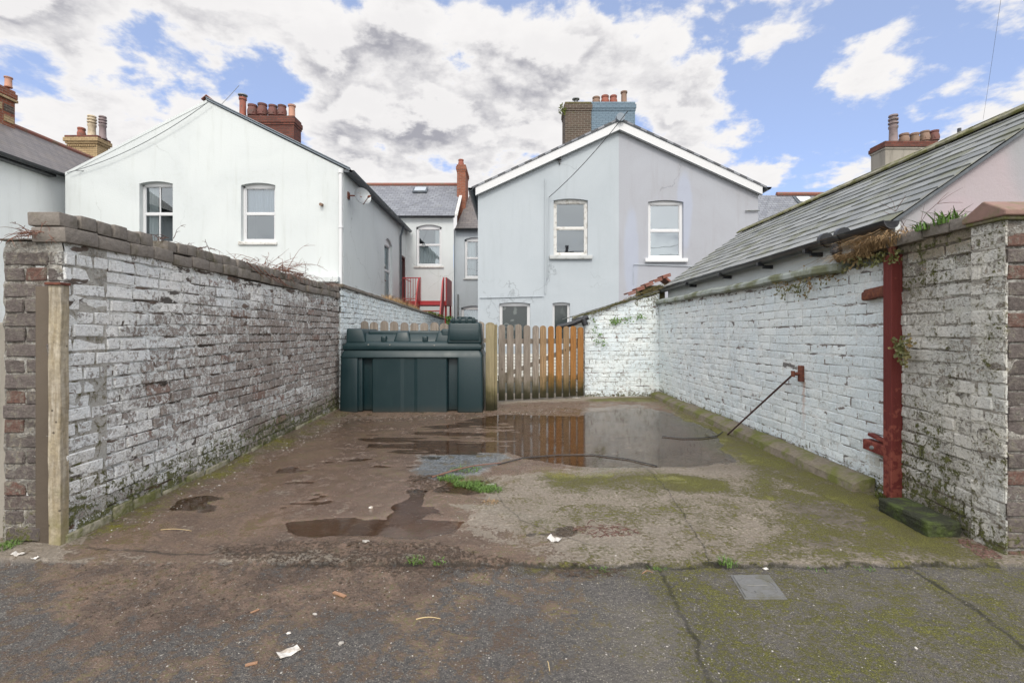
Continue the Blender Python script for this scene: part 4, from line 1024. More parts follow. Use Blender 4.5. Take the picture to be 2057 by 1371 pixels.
# ---------------------------------------------------------------- houses
def holed_wall(mb, O, U, N, u0, u1, zb, topf, cuts, wins, depth=.13, mi=0, mif=None):
    """wall face in columns with arched openings. wins: (u0,u1,z0,z1,rise) z1 = crown of the arch"""
    O, U, N = Vector(O), Vector(U).normalized(), Vector(N).normalized()
    Pt = lambda u, z, w=0: O + U * u + N * w + Vector((0, 0, z))
    xs = {u0, u1} | set(cuts)
    for (a, b_, z0, z1, r) in wins:
        for k in range(9): xs.add(a + (b_ - a) * k / 8)
    xs = sorted(x for x in xs if u0 - 1e-6 <= x <= u1 + 1e-6)
    xs = [x for i, x in enumerate(xs) if i == 0 or x - xs[i - 1] > 1e-5]
    def arch(wn, u):
        a, b_, z0, z1, r = wn; t = (u - (a + b_) / 2) / ((b_ - a) / 2); return z1 - r * t * t
    for a, b_ in zip(xs[:-1], xs[1:]):
        mid = (a + b_) / 2; m_i = mif(mid) if mif else mi
        inside = sorted([wn for wn in wins if wn[0] - 1e-6 < mid < wn[1] + 1e-6], key=lambda q: q[2])
        za, zb_ = zb, zb
        for wn in inside:
            mb.quad(Pt(a, za), Pt(b_, zb_), Pt(b_, wn[2]), Pt(a, wn[2]), m_i)
            za, zb_ = arch(wn, a), arch(wn, b_)
            mb.quad(Pt(a, za), Pt(b_, zb_), Pt(b_, zb_, -depth), Pt(a, za, -depth), m_i)
            mb.quad(Pt(a, wn[2]), Pt(a, wn[2], -depth), Pt(b_, wn[2], -depth), Pt(b_, wn[2]), m_i)
        mb.quad(Pt(a, za), Pt(b_, zb_), Pt(b_, topf(b_)), Pt(a, topf(a)), m_i)
    for wn in wins:
        m_i = mif(wn[0]) if mif else mi
        for u in (wn[0], wn[1]): mb.quad(Pt(u, wn[2]), Pt(u, arch(wn, u)), Pt(u, arch(wn, u), -depth), Pt(u, wn[2], -depth), m_i)

def window(parent, O, U, N, wn, rail=.5, fm='upvc_white', mull=False, sill=None, glass='glass', inner='room_dark', curtain=None, depth=.11, fw=.055, sash_low=None, upper_frame=None, label=None):
    a, b_, z0, z1, r = wn
    O, U, N = Vector(O), Vector(U).normalized(), Vector(N).normalized()
    Pt = lambda u, z, w: O + U * u + N * w + Vector((0, 0, z))
    W = b_ - a; Hh = z1 - z0
    f = MB()
    def bar(ua, ub, za, zb, w0, w1, m=f, bev=.006): m.obox(Pt(ua, za, w0), U * (ub - ua), N * (w1 - w0), Vector((0, 0, zb - za)), bev=bev, seg=1)
    w0, w1 = -depth - .05, -depth + .012
    bar(a, a + fw, z0, z1 - r * .9, w0, w1); bar(b_ - fw, b_, z0, z1 - r * .9, w0, w1)
    bar(a, b_, z0, z0 + fw * 1.1, w0, w1 + .003)
    # head: follows the arch
    n = 8
    zi = z1 - r - fw * .75
    for k in range(n):
        ua, ub = a + W * k / n, a + W * (k + 1) / n; ta, tb_ = (k / n - .5) * 2, ((k + 1) / n - .5) * 2
        f.add([Pt(ua, zi, w1), Pt(ub, zi, w1), Pt(ub, z1 - r * tb_ ** 2 + .01, w1), Pt(ua, z1 - r * ta ** 2 + .01, w1), Pt(ua, zi, w0), Pt(ub, zi, w0)], [(0, 1, 2, 3), (0, 4, 5, 1)])
    zm = z0 + Hh * rail
    bar(a + fw, b_ - fw, zm - .022, zm + .022, w0, w1 - .004)
    # sash stiles, stepped back
    s = .026
    panes = []
    for (za, zb, off) in ((z0 + fw, zm - .022, -.006), (zm + .022, zi, -.018)):
        bar(a + fw, a + fw + s, za, zb, w0, w1 + off); bar(b_ - fw - s, b_ - fw, za, zb, w0, w1 + off)
        bar(a + fw + s, b_ - fw - s, za, za + s, w0, w1 + off); bar(a + fw + s, b_ - fw - s, zb - s, zb, w0, w1 + off)
        if mull: bar((a + b_) / 2 - .015, (a + b_) / 2 + .015, za + s, zb - s, w0, w1 + off)
        panes.append((a + fw + s, b_ - fw - s, za + s, zb - s, w1 + off - .03))
    fo = f.build('window', M[fm], parent, smooth=30)
    if label: fo['label'] = label
    gp_ = MB()
    for (ua, ub, za, zb, w) in panes:
        w_ = w
        gp_.quad(Pt(ua - .004, za - .004, w_), Pt(ub + .004, za - .004, w_), Pt(ub + .004, zb + .004, w_), Pt(ua - .004, zb + .004, w_))
    gp_.build('pane', M[glass], fo)
    if inner:
        # the dim room behind: an open box with real depth
        rm = MB(); x0, x1, y0, y1 = a - .35, b_ + .35, z0 - .3, z1 + .25; w2, w3 = w0 - .03, w0 - 1.3
        rm.quad(Pt(x0, y0, w3), Pt(x1, y0, w3), Pt(x1, y1, w3), Pt(x0, y1, w3))
        for q in (((x0, y0), (x1, y0)), ((x1, y0), (x1, y1)), ((x1, y1), (x0, y1)), ((x0, y1), (x0, y0))):
            (p1, p2), (p3, p4) = q; rm.quad(Pt(p1, p2, w2), Pt(p3, p4, w2), Pt(p3, p4, w3), Pt(p1, p2, w3))
        rm.build('room', M[inner], fo)
    if curtain:
        cm = MB()
        for (ca, cb_, za, zb, m_) in curtain:
            n = 26; vs = []; fs = []
            for k in range(n + 1):
                u = ca + (cb_ - ca) * k / n; wv = w0 - .06 - .018 * math.sin(k * 1.9) - .006 * math.sin(k * 5.1)
                vs += [Pt(u, za, wv), Pt(u, zb, wv)]
            for k in range(n): fs.append((2 * k, 2 * k + 2, 2 * k + 3, 2 * k + 1))
            cm.add(vs, fs)
        cm.build('curtain', M[curtain[0][4]], fo)
    if sill:
        sm = MB(); ov, th, pr_, sm_m = sill
        sm.obox(Pt(a - ov, z0 - th - .002, pr_), U * (W + 2 * ov), -N * (pr_ + depth - .02), Vector((0, 0, th)), bev=.008)
        sm.build('sill', M[sm_m], fo, smooth=40)
    return fo
def uvquad_roof(name, pts, m, parent, thick=.05):
    """slated roof plane with metric uv; pts = eave a, eave b, ridge b, ridge a"""
    a, b_, c, d = [Vector(p) for p in pts]
    n = (b_ - a).cross(d - a).normalized()
    if n.z < 0: n = -n
    mb = MB(); lo = [q - n * thick for q in (a, b_, c, d)]
    mb.add([a, b_, c, d] + lo, [(0, 1, 2, 3), (7, 6, 5, 4), (0, 4, 5, 1), (1, 5, 6, 2), (2, 6, 7, 3), (3, 7, 4, 0)])
    o = mb.build(name, m, parent)
    U = (b_ - a).normalized(); V = n.cross(U).normalized()
    uv = o.data.uv_layers.new(name='UVMap')
    for poly in o.data.polygons:
        for li in poly.loop_indices:
            q = Vector(mb.v[o.data.loops[li].vertex_index]) - a
            uv.data[li].uv = (q.dot(U), q.dot(V) if abs(q.dot(V)) < 1e3 else 0)
    return o
POTS = {
 'plain': [(.10, 0), (.125, .0), (.115, .06), (.10, .10), (.095, .36), (.125, .37), (.125, .42), (.11, .43), (.085, .43), (.08, .3)],
 'louvre': [(.13, 0), (.14, .03), (.11, .10), (.10, .42), (.12, .45), (.12, .50), (.09, .51), (.09, .56), (.125, .56), (.125, .60), (.09, .61), (.09, .66), (.125, .66), (.125, .70), (.09, .71), (.09, .76), (.12, .76), (.11, .80), (.07, .80)],
 'squat': [(.13, 0), (.15, .05), (.165, .22), (.13, .34), (.15, .36), (.155, .42), (.135, .44), (.11, .44), (.1, .3)],
 'barrel': [(.12, 0), (.12, .12), (.165, .14), (.17, .30), (.135, .40), (.155, .42), (.155, .47), (.12, .48), (.1, .3)],
 'tall': [(.11, 0), (.12, .05), (.105, .08), (.10, .55), (.125, .56), (.125, .62), (.09, .62), (.08, .4)]}
def pots(parent, Y, base_py, items):
    for (px, top_py, kind, m, wpx) in items:
        p = at(px, base_py, Y); zt = at(px, top_py, Y).z; prof = POTS[kind]; hs = (zt - p.z + .03) / prof[-3][1]
        ws = (wpx / F * Y / 2) / max(r for r, z in prof)
        mb = MB(); mb.lathe((p.x, Y + .25, p.z - .03), [(r * ws, z * hs) for r, z in prof], 14)
        if kind == 'barrel':
            for k in range(6):
                a = k * math.pi / 3; c = Vector((p.x + math.cos(a) * .155 * ws, Y + .25 + math.sin(a) * .155 * ws, p.z + .22 * hs - .03))
                mb.box(c.x - .025, c.x + .025, c.y - .025, c.y + .025, c.z - .04, c.z + .05, bev=.01)
        mb.build('chimney_pot', M[m], parent, smooth=40)
def cowl(parent, px, top_py, base_py, Y, wpx=16, m='steel_grey'):
    p = at(px, base_py, Y); zt = at(px, top_py, Y).z; r = wpx / 2 / F * Y; mb = MB()
    mb.lathe((p.x, Y + .25, 0), [(0, zt), (r, zt - .04), (r, zt - .07), (0, zt - .05)], 14)
    mb.lathe((p.x, Y + .25, 0), [(r * .45, zt - .22), (r * .45, zt - .14), (r * .3, zt - .12), (r * .3, zt - .05)], 10)
    for k in range(4):
        a = k * math.pi / 2 + .4; mb.tube([(p.x + r * .4 * math.cos(a), Y + .25 + r * .4 * math.sin(a), zt - .2), (p.x + r * .8 * math.cos(a), Y + .25 + r * .8 * math.sin(a), zt - .05)], .008, 4)
    mb.build('cowl', M[m], parent, smooth=40)
def stack(parent, px0, px1, top_py, Y, depth, zb, m, corb=True, name='chimney', capm=None, capo=.05, band=False):
    x0, x1 = at(px0, 0, Y).x, at(px1, 0, Y).x; zt = at(0, top_py, Y).z
    mb = MB(); mb.box(x0 + capo, x1 - capo, Y, Y + depth, zb, zt - .34)
    mb.box(x0 + capo * .5, x1 - capo * .5, Y - capo * .5, Y + depth + capo * .5, zt - .342, zt - .26, mi=0, bev=.006)
    mb.box(x0, x1, Y - capo, Y + depth + capo, zt - .262, zt - .10, mi=1 if band else 0, bev=.012)
    mb.box(x0 + .03, x1 - .03, Y - capo + .03, Y + depth + capo - .03, zt - .102, zt, mi=1 if capm else 0, bev=.03)
    return mb.build(name, [M[m], M[capm or m]], parent)

# --- white gabled house, left
WY = 14.0; k = WY / F
wx = lambda px: (px - 1028.5) * k
wz = lambda py: H + (HZ - py) * k
wh = thing('gabled_house', (wx(130), WY, 0), 'white rendered house with wide gable and two windows above the left yard wall', 'house')
XL, XR, XG = wx(131), wx(690), wx(416); ZL, ZR, ZG = wz(349), wz(339), wz(203); ZB = -.05
def wtop(u):
    return ZL + (ZG - ZL) * (u - XL) / (XG - XL) if u < XG else ZG + (ZR - ZG) * (u - XG) / (XR - XG)
win1 = (wx(280), wx(347), wz(488), wz(364), .07); win2 = (wx(484), wx(553), wz(485), wz(367), .07)
mb = MB(); holed_wall(mb, (0, WY, 0), (1, 0, 0), (0, -1, 0), XL, XR, ZB, wtop, [XG, wx(408)], [win1, win2], .17)
sidew = [(WY + 4.5, WY + 5.7, 2.35, 4.85, .22)]
WY2 = 22.2
# door in the side wall
door_r = (WY + 7.15, WY + 8.0, 2.45, 4.55, .02)
holed_wall(mb, (XR, 0, 0), (0, 1, 0), (1, 0, 0), WY, WY2, ZB, lambda u: ZR - .0, [], [sidew[0], door_r], .12)
mb.quad((XL, WY, ZB), (XL, WY2, ZB), (XL, WY2, ZL), (XL, WY, ZL))
mb.build('wall', M['white_render'], wh)
window(wh, (0, WY, 0), (1, 0, 0), (0, -1, 0), win1, .49, mull=True, fm='upvc_white', curtain=[(win1[0] + .1, win1[0] + .38, win1[2], win1[3], 'curtain')], depth=.15, fw=.05)
window(wh, (0, WY, 0), (1, 0, 0), (0, -1, 0), win2, .49, depth=.13, fw=.07, sill=(.06, .10, .05, 'old_white_paint'), curtain=[(win2[0] + .08, win2[1] - .08, win2[2] + .85, win2[3] - .05, 'blind_grey')])
window(wh, (XR, 0, 0), (0, 1, 0), (1, 0, 0), sidew[0], .5, depth=.10, sill=(.05, .09, .04, 'old_white_paint'))
dr = MB(); dr.box(XR - .12, XR - .07, door_r[0], door_r[1], door_r[2], door_r[3]); dr.box(XR - .08, XR + .02, door_r[0], door_r[0] + .07, door_r[2], door_r[3], bev=.005); dr.box(XR - .08, XR + .02, door_r[1] - .07, door_r[1], door_r[2], door_r[3], bev=.005); dr.box(XR - .08, XR + .02, door_r[0], door_r[1], door_r[3] - .08, door_r[3] + .01, bev=.005)
do = dr.build('door', M['door_brown'], wh); dg = MB(); dg.box(XR - .072, XR - .062, door_r[0] + .15, door_r[1] - .15, door_r[2] + .9, door_r[3] - .2); dg.build('door_glass', M['dark_glass'], do)
ov = .16
uvquad_roof('roof', [(XR + .22, WY - .03, ZR - .02), (XR + .22, WY2, ZR - .02), (XG, WY2, ZG + .10), (XG, WY - .03, ZG + .10)], M['slate_far'], wh)
uvquad_roof('roof', [(XL - .02, WY + .10, ZL + .0), (XL - .02, WY2, ZL + .0), (XG, WY2, ZG + .02), (XG, WY + .10, ZG + .02)], M['slate_far'], wh)
vg = MB(); d_ = Vector((XR + .2 - XG, 0, ZR - .02 - ZG - .06)); vg.obox(Vector((XG, WY - .05, ZG + .02)), d_, Vector((0, .06, 0)), Vector((0, 0, .045)), bev=.006)
vg.obox(Vector((XG, WY - .075, ZG + .075)), d_, Vector((0, .09, 0)), Vector((0, 0, .03)), bev=.006); vg.build('verge_trim', M['lead'], wh)
cpw = MB(); d_ = Vector((XL - XG, 0, ZL - ZG)); cpw.obox(Vector((XG, WY - .012, ZG - .05)), d_, Vector((0, .2, 0)), Vector((0, 0, .09)), bev=.006); cpw.build('parapet_coping', M['white_render'], wh)
rt_ = MB(); rt_.obox(Vector((XG - .14, WY - .06, ZG + .02)), Vector((.15, 0, .12)), Vector((0, 8, 0)), Vector((0, 0, .03)), bev=.006); rt_.obox(Vector((XG + .15, WY - .06, ZG + .02)), Vector((-.15, 0, .12)), Vector((0, 8, 0)), Vector((0, 0, .03)), bev=.006); rt_.build('ridge_tiles', M['ridge_red'], wh)
g = MB(); half_gutter(g, (XR + .24, WY - .06, ZR - .06), (XR + .24, WY2 - .1, ZR - .12), .075); g.box(XR + .01, XR + .17, WY + .0, WY2 - .1, ZR - .1, ZR - .02)
go_ = g.build('gutter', M['grey_gutter'], wh, smooth=50)
dpp = MB(); dpp.tube([(wx(686), WY - .07, ZR - .05), (wx(686), WY - .07, .0)], .055, 10); dpp.tube([(wx(686), WY - .07, ZR - .05), (wx(686), WY - .07, ZR - .16)], .075, 10); dpp.tube([(wx(686), WY - .07, wz(455)), (wx(686), WY - .07, wz(459))], .07, 10)
dpp.build('soil_pipe', M['upvc_white'], wh, smooth=50)
dpb = MB(); dpb.tube([(XR + .2, WY2 - 1.3, ZR - .15), (XR + .07, WY2 - 1.3, ZR - .6), (XR + .07, WY2 - 1.3, 0)], .045, 8); dpb.build('downpipe', M['grey_gutter'], wh, smooth=50)
# small pipe stub and lean-to roofs at the foot
pb = MB(); pb.tube([at(647, 411, WY) + Vector((0, .1, 0)), at(647, 411, WY) + Vector((0, -.12, -.02))], .045, 10); pb.build('vent_pipe', M['brown_pot'], wh, smooth=40)
ln = MB()
ln.obox(at(608, 566, WY - .3), Vector((1.0, 0, 0)), Vector((0, .3, 0)), Vector((0, 0, .16)), bev=.02)
ln.obox(Vector((XR + .0, WY + .9, 2.2)), Vector((.22, 0, 0)), Vector((0, 5.6, 0)), Vector((0, 0, .09)), bev=.01)
ln.obox(Vector((XR + .0, WY + 3.5, 2.42)), Vector((.12, 0, 0)), Vector((0, 3.2, 0)), Vector((0, 0, .07)), bev=.01)
ln.build('string_course', M['white_render'], wh)
ch = stack(wh, 490, 593, 232, 17.5, .6, 5.5, 'dark_red_brick', capm='dark_red_brick')
pots(ch, 17.5, 234, [(480, 190, 'tall', 'terracotta_red', 15), (500, 205, 'barrel', 'terracotta_dark', 20), (520, 203, 'barrel', 'terracotta_dark', 20), (541.5, 206, 'barrel', 'terracotta_dark', 19), (560, 206, 'barrel', 'terracotta_dark', 18), (580, 205, 'tall', 'terracotta_pale', 15)])
cowl(ch, 480, 182, 190, 17.5, 18)
# roof behind must not hide the stack: crown of the hill of pots sits on the far slope

# satellite dish on the corner of the white house
sd = thing('satellite_dish', (XR, WY + .5, wz(393)), 'grey satellite dish on the corner of the white gabled house', 'satellite dish')
c = at(729, 393, WY + .4); dn = Vector((.62, -.72, .28)).normalized()
dm = MB(); a_ = dn.cross(Vector((0, 0, 1))).normalized(); b2 = dn.cross(a_)
vs = []; fs = []
for i, rr in enumerate((0, .12, .2, .27)):
    for kk in range(20):
        t_ = 2 * math.pi * kk / 20; vs.append(c + (a_ * math.cos(t_) * rr * .95 + b2 * math.sin(t_) * rr) - dn * (.09 - rr * rr * 1.2))
for i in range(3):
    for kk in range(20): fs.append((i * 20 + kk, i * 20 + (kk + 1) % 20, (i + 1) * 20 + (kk + 1) % 20, (i + 1) * 20 + kk))
dm.add(vs, fs); dm.add([v - dn * .012 for v in vs], [f[::-1] for f in fs]); dm.build('dish', M['steel_grey'], sd, smooth=60)
am = MB(); am.tube([Vector((XR, WY + .4, c.z)), Vector((XR + .28, WY + .4, c.z)), c - dn * .1], .022, 8); am.tube([c - b2 * -.26 - dn * .05, c + b2 * .22 + dn * .35], .012, 6); am.tube([c + b2 * .22 + dn * .33, c + b2 * .24 + dn * .42], .035, 8); am.box(XR, XR + .03, WY + .32, WY + .48, c.z - .1, c.z + .1)
am.build('arm', M['rust'], sd, smooth=50)

# --- house wing at the far left
fh = thing('house_wing', (-13.45, 9, 0), 'white walled house wing with slate roof cut by the left edge of the photo', 'house')
mb = MB(); mb.box(-19, -13.42, 9.0, 18.5, -.05, 5.87); mb.build('wall', M['shade_lifted_white_render'], fh)
uvquad_roof('roof', [(-13.15, 8.8, 5.80), (-13.15, 19.6, 5.80), (-15.97, 19.6, 7.75), (-15.97, 8.8, 7.75)], M['slate_brown'], fh)
uvquad_roof('roof', [(-18.8, 8.8, 5.80), (-18.8, 19.6, 5.80), (-15.97, 19.6, 7.75), (-15.97, 8.8, 7.75)], M['slate_brown'], fh)
g = MB(); half_gutter(g, (-13.10, 8.8, 5.78), (-13.10, 14.2, 5.78), .08); g.box(-13.4, -13.19, 8.8, 14.0, 5.66, 5.76); g.build('gutter', M['black_plastic'], fh, smooth=50)
rr = MB(); rr.tube([(-15.97, 8.8, 7.77), (-15.97, 19.6, 7.77)], .09, 8); rr.build('ridge_tiles', M['ridge_red'], fh)
c1 = stack(fh, -58, -16, 160, 14.6, .72, 6.5, 'orange_brick', capm='orange_brick')
x1 = at(-16, 0, 14.6).x - .04
for i, (zz, yy, mm, nm) in enumerate(((8.05, 14.62, 'cream_brick', 'cream_block'), (8.05, 14.98, 'brown_brick', 'dark_block'), (7.72, 14.98, 'cream_brick', 'cream_block'), (7.40, 14.62, 'cream_brick', 'cream_block'))):
    cq = MB(); cq.box(x1 - .05, x1 + .012, yy, yy + .30, zz, zz + .20); cq.build(nm, M[mm], c1)
cq = MB(); cq.box(x1 - .05, x1 + .06, 14.56, 15.36, 8.42, 8.50); cq.build('cream_course', M['cream_brick'], c1)
pots(c1, 15.0, 166, [(0, 147, 'tall', 'terracotta_pale', 14)])

# cream brick stack between
c2 = thing('chimney_stack', at(174, 330, 20), 'cream brick chimney stack with three mismatched pots behind the white gable', 'chimney')
s2 = stack(c2, 130, 200, 272, 20, .55, 4.0, 'cream_brick', name='stack', capm='dark_red_brick', capo=.10)
dt = MB(); x0, x1, zt = at(130, 0, 20).x, at(200, 0, 20).x, at(0, 272, 20).z
for i in range(16): dt.box(x0 + .12 + i * (x1 - x0 - .24) / 16, x0 + .12 + (i + .5) * (x1 - x0 - .24) / 16, 19.93, 19.99, zt - .46, zt - .40)
dt.build('dentil_course', M['cream_brick'], c2)
pots(s2, 20, 274, [(153, 252, 'squat', 'terracotta_red', 15), (174, 230, 'louvre', 'buff_pot', 18), (196, 231, 'louvre', 'purple_pot', 16)])

# --- terrace in the middle distance
TY = 22.2; tk = TY / F; tx = lambda px: (px - 1028.5) * tk; tz = lambda py: H + (HZ - py) * tk
th = thing('terraced_house', (tx(740), TY, 0), 'white terraced house seen between the gables with slate roof and red chimney', 'house')
tw = (tx(836), tx(887), tz(534), tz(451), .12)
mb = MB(); holed_wall(mb, (0, TY, 0), (1, 0, 0), (0, -1, 0), -9.5, tx(911), -.05, lambda u: tz(435), [], [tw], .14); mb.build('wall', M['white_render'], th)
window(th, (0, TY, 0), (1, 0, 0), (0, -1, 0), tw, .52, fm='upvc_white', depth=.12, fw=.09, sill=(.1, .09, .06, 'old_white_paint'), curtain=[(tw[0] + .1, tw[1] - .1, tw[2], tw[2] + .95, 'curtain'), (tw[1] - .32, tw[1] - .1, tw[2] + .9, tw[3], 'curtain')])
RYY = 25.0; rz = lambda py: H + (HZ - py) * RYY / F
uvquad_roof('roof', [(-9.5, TY - .12, tz(434)), (tx(914), TY - .12, tz(434)), ((928 - 1028.5) * RYY / F, RYY, rz(372)), (-9.5, RYY, rz(372))], M['slate_far'], th)
rr = MB(); rr.tube([(-9.5, RYY, rz(371)), ((922 - 1028.5) * RYY / F, RYY, rz(371))], .10, 8); rr.build('ridge_tiles', M['ridge_red'], th)
g = MB(); half_gutter(g, (-9, TY - .18, tz(436)), (tx(914), TY - .18, tz(436)), .07); g.build('gutter', M['black_plastic'], th)
vg = MB(); a_ = Vector((tx(914), TY - .14, tz(434))); b3 = Vector(((928 - 1028.5) * RYY / F, RYY, rz(372))); vg.obox(a_ + Vector((0, 0, -.02)), b3 - a_, Vector((.14, 0, 0)), Vector((0, 0, .09)), bev=.01); vg.build('parapet', M['old_white_paint'], th)
sk = MB()
def roof_pt(px, f):   # f 0 at eave, 1 at ridge
    A_ = Vector((tx(px), TY, tz(434))); B_ = Vector((A_.x, RYY, rz(372))); return A_ + (B_ - A_) * f
pa, pb_ = roof_pt(822, .70), roof_pt(836 + 10, .70); up_ = (roof_pt(822, .86) - roof_pt(822, .70))
sk.obox(pa + Vector((-.25, -.03, .03)), Vector((.72, 0, 0)), up_, Vector((0, -.04, .06)), bev=.01); so = sk.build('skylight', M['grey_gutter'], th)
sg = MB(); sg.obox(pa + Vector((-.17, -.07, .10)) + up_ * .12, Vector((.56, 0, 0)), up_ * .76, Vector((0, -.01, .02))); sg.build('skylight_pane', M['blind_grey'], so)
c4 = stack(th, 916, 937, 330, 23.8, 1.5, 6.0, 'orange_brick')
pots(c4, 23.8, 332, [(925, 317, 'squat', 'terracotta_red', 12)])
# grey terraced house
gh = thing('terraced_house', (tx(912), TY + .4, 0), 'narrow strip of dark grey terraced house between the white and blue-grey houses', 'house')
g1 = (tx(932), tx(975), tz(557), tz(474), .10); g2 = (tx(925), tx(975), tz(668), tz(613), .10)
mb = MB(); holed_wall(mb, (0, TY + .3, 0), (1, 0, 0), (0, -1, 0), tx(911.5), 8.0, -.05, lambda u: tz(458), [], [g1, g2], .14); mb.quad((tx(911.5), TY + .3, -.05), (tx(911.5), TY, -.05), (tx(911.5), TY, 5.9), (tx(911.5), TY + .3, 5.9)); mb.build('wall', M['terrace_grey_render'], gh)
window(gh, (0, TY + .3, 0), (1, 0, 0), (0, -1, 0), g1, .5, depth=.12, fw=.09, curtain=[(g1[0] + .1, g1[0] + .5, g1[2], g1[3], 'curtain')], sill=(.06, .08, .05, 'sill_grey'))
window(gh, (0, TY + .3, 0), (1, 0, 0), (0, -1, 0), g2, .4, depth=.12, fw=.09, curtain=[(g2[0] + .1, g2[1] - .1, g2[2], g2[3], 'curtain')])
uvquad_roof('roof', [(tx(914), TY + .1, tz(457)), (8.0, TY + .1, tz(457)), (8.0, RYY + .1, rz(388)), ((944 - 1028.5) * RYY / F, RYY + .1, rz(388))], M['slate_brown'], gh)
rr = MB(); rr.tube([((942 - 1028.5) * RYY / F, RYY + .1, rz(387)), (8, RYY + .1, rz(387))], .09, 8); rr.build('ridge_tiles', M['ridge_red'], gh)
g = MB(); half_gutter(g, (tx(913), TY + .06, tz(459)), (5, TY + .06, tz(459)), .07); g.build('gutter', M['black_plastic'], gh)
pp = MB(); pp.tube([(tx(919), TY + .24, tz(590)), (tx(919), TY + .24, 0)], .04, 8); pp.build('downpipe', M['steel_grey'], gh)
# terrace continuing to the right of the blue-grey gable
rh = thing('terraced_house', (9, 24, 0), 'slate roofed terrace peeping out right of the blue-grey gable', 'house')
mb = MB(); mb.box(8.2, 22, 23.2, 27, -.05, 5.5); mb.build('wall', M['shade_lifted_white_render'], rh)
uvquad_roof('roof', [(8.2, 22.9, 5.45), (22, 22.9, 5.45), (22, 26, H + (HZ - 392) * 26 / F), (8.2, 26, H + (HZ - 392) * 26 / F)], M['slate_far'], rh)
rr = MB(); rr.tube([at(1560, 390, 26), at(1720, 390, 26)], .12, 8); rr.build('ridge_tiles', M['ridge_red'], rh)
skx = MB(); skx.obox(at(1603, 410, 25.35), Vector((.9, 0, 0)), Vector((0, .55, .5)), Vector((0, -.05, .06)), bev=.01); so = skx.build('skylight', M['grey_gutter'], rh)
skg = MB(); skg.obox(at(1603, 410, 25.35) + Vector((.12, -.02, .12)), Vector((.68, 0, 0)), Vector((0, .40, .365)), Vector((0, -.03, .02))); skg.build('skylight_pane', M['upvc_white'], so)
# stack behind the outbuilding
c6 = thing('chimney_stack', at(1835, 400, 20), 'grey rendered chimney stack with tall ribbed pot behind the outbuilding roof', 'chimney')
s6 = stack(c6, 1775, 1880, 283, 20, .8, 4.0, 'chimney_render', name='stack', capm='dark_red_brick', capo=.07, band=True)
pots(s6, 20, 285, [(1804, 229, 'louvre', 'purple_pot', 20), (1826, 264, 'squat', 'brown_pot', 19), (1847, 263, 'squat', 'brown_pot', 18), (1868, 259, 'barrel', 'brown_pot', 18), (1887, 258, 'barrel', 'terracotta_dark', 18)])

# --- blue-grey gabled pair
BY = 14.0; bx, bz = wx, wz
bh = thing('gabled_house', (bx(960), BY, 0), 'blue-grey rendered gabled house in two tones with white bargeboards above the gate', 'house')
XL2, XR2, XM = bx(960), bx(1523), bx(1243); ZE, ZP = bz(381), bz(252)
btop = lambda u: ZE + (ZP - ZE) * (1 - abs(u - XM) / (XM - XL2 if u < XM else XR2 - XM))
b1 = (bx(1112), bx(1181), bz(513), bz(399), .05); b2_ = (bx(1302), bx(1373), bz(519), bz(402), .05)
b3_ = (bx(1003), bx(1065), bz(695), bz(607), .04); b4_ = (bx(1110), bx(1145), bz(690), bz(607), .03)
mb = MB(); holed_wall(mb, (0, BY, 0), (1, 0, 0), (0, -1, 0), XL2, XR2, -.05, btop, [XM], [b1, b2_, b3_, b4_], .12, mif=lambda u: 0 if u < XM else 1)
mb.quad((XL2, BY, -.05), (XL2, BY + 9, -.05), (XL2, BY + 9, ZE), (XL2, BY, ZE), 0); mb.quad((XR2, BY, -.05), (XR2, BY + 9, -.05), (XR2, BY + 9, ZE), (XR2, BY, ZE), 1)
mb.build('wall', [M['pale_grey_render'], M['lilac_grey_render']], bh)
window(bh, (0, BY, 0), (1, 0, 0), (0, -1, 0), b1, .49, depth=.10, fw=.075, fm='old_white_paint', sill=(.12, .11, .09, 'sill_grey'), label='grimy sash window with a grey sill')
window(bh, (0, BY, 0), (1, 0, 0), (0, -1, 0), b2_, .49, depth=.10, fw=.075, glass='glass_green', inner='blind_grey', sill=(.10, .11, .09, 'upvc_white'), label='greenish window with a white sill')
window(bh, (0, BY, 0), (1, 0, 0), (0, -1, 0), b3_, .02, depth=.10, fw=.06, glass='etched_glass', inner=None, label='dark etched glass window just over the gate')
window(bh, (0, BY, 0), (1, 0, 0), (0, -1, 0), b4_, .02, depth=.10, fw=.04, glass='dark_glass', inner=None)
sl_ = (ZP - ZE) / (XM - XL2)
for sx, xe in ((-1, XL2 - .06), (1, XR2 + .06)):
    zee = ZP - abs(xe - XM) * sl_
    uvquad_roof('roof', [(xe + sx * .12, BY - .16, zee + .06), (xe + sx * .12, BY + 9, zee + .06), (XM, BY + 9, ZP + .16), (XM, BY - .16, ZP + .16)], M['slate_far'], bh)
    bbm = MB(); d_ = Vector((xe - XM, 0, zee - ZP)); bbm.obox(Vector((XM, BY - .135, ZP - .17)), d_, Vector((0, .10, 0)), Vector((0, 0, .245)), bev=.004)
    bbm.obox(Vector((XM, BY - .15, ZP + .075)), d_ * 1.01, Vector((0, .10, 0)), Vector((0, 0, .022)), mi=1)
    bbm.obox(Vector((XM, BY - .14, ZP - .18)), d_, Vector((0, .02, 0)), Vector((0, 0, .012)), mi=1)
    bbm.build('bargeboard', [M['bargeboard'], M['grey_gutter']], bh)
    g = MB(); half_gutter(g, (xe + sx * .14, BY - .22, zee + .02), (xe + sx * .14, BY + 9, zee), .075); g.build('gutter', M['grey_gutter'], bh, smooth=50)
rc = MB(); rc.tube([(XM, BY - .26, ZP + .14), (XM, BY + 9, ZP + .14)], .12, 14); rc.build('ridge_cap', M['lead'], bh, smooth=40)
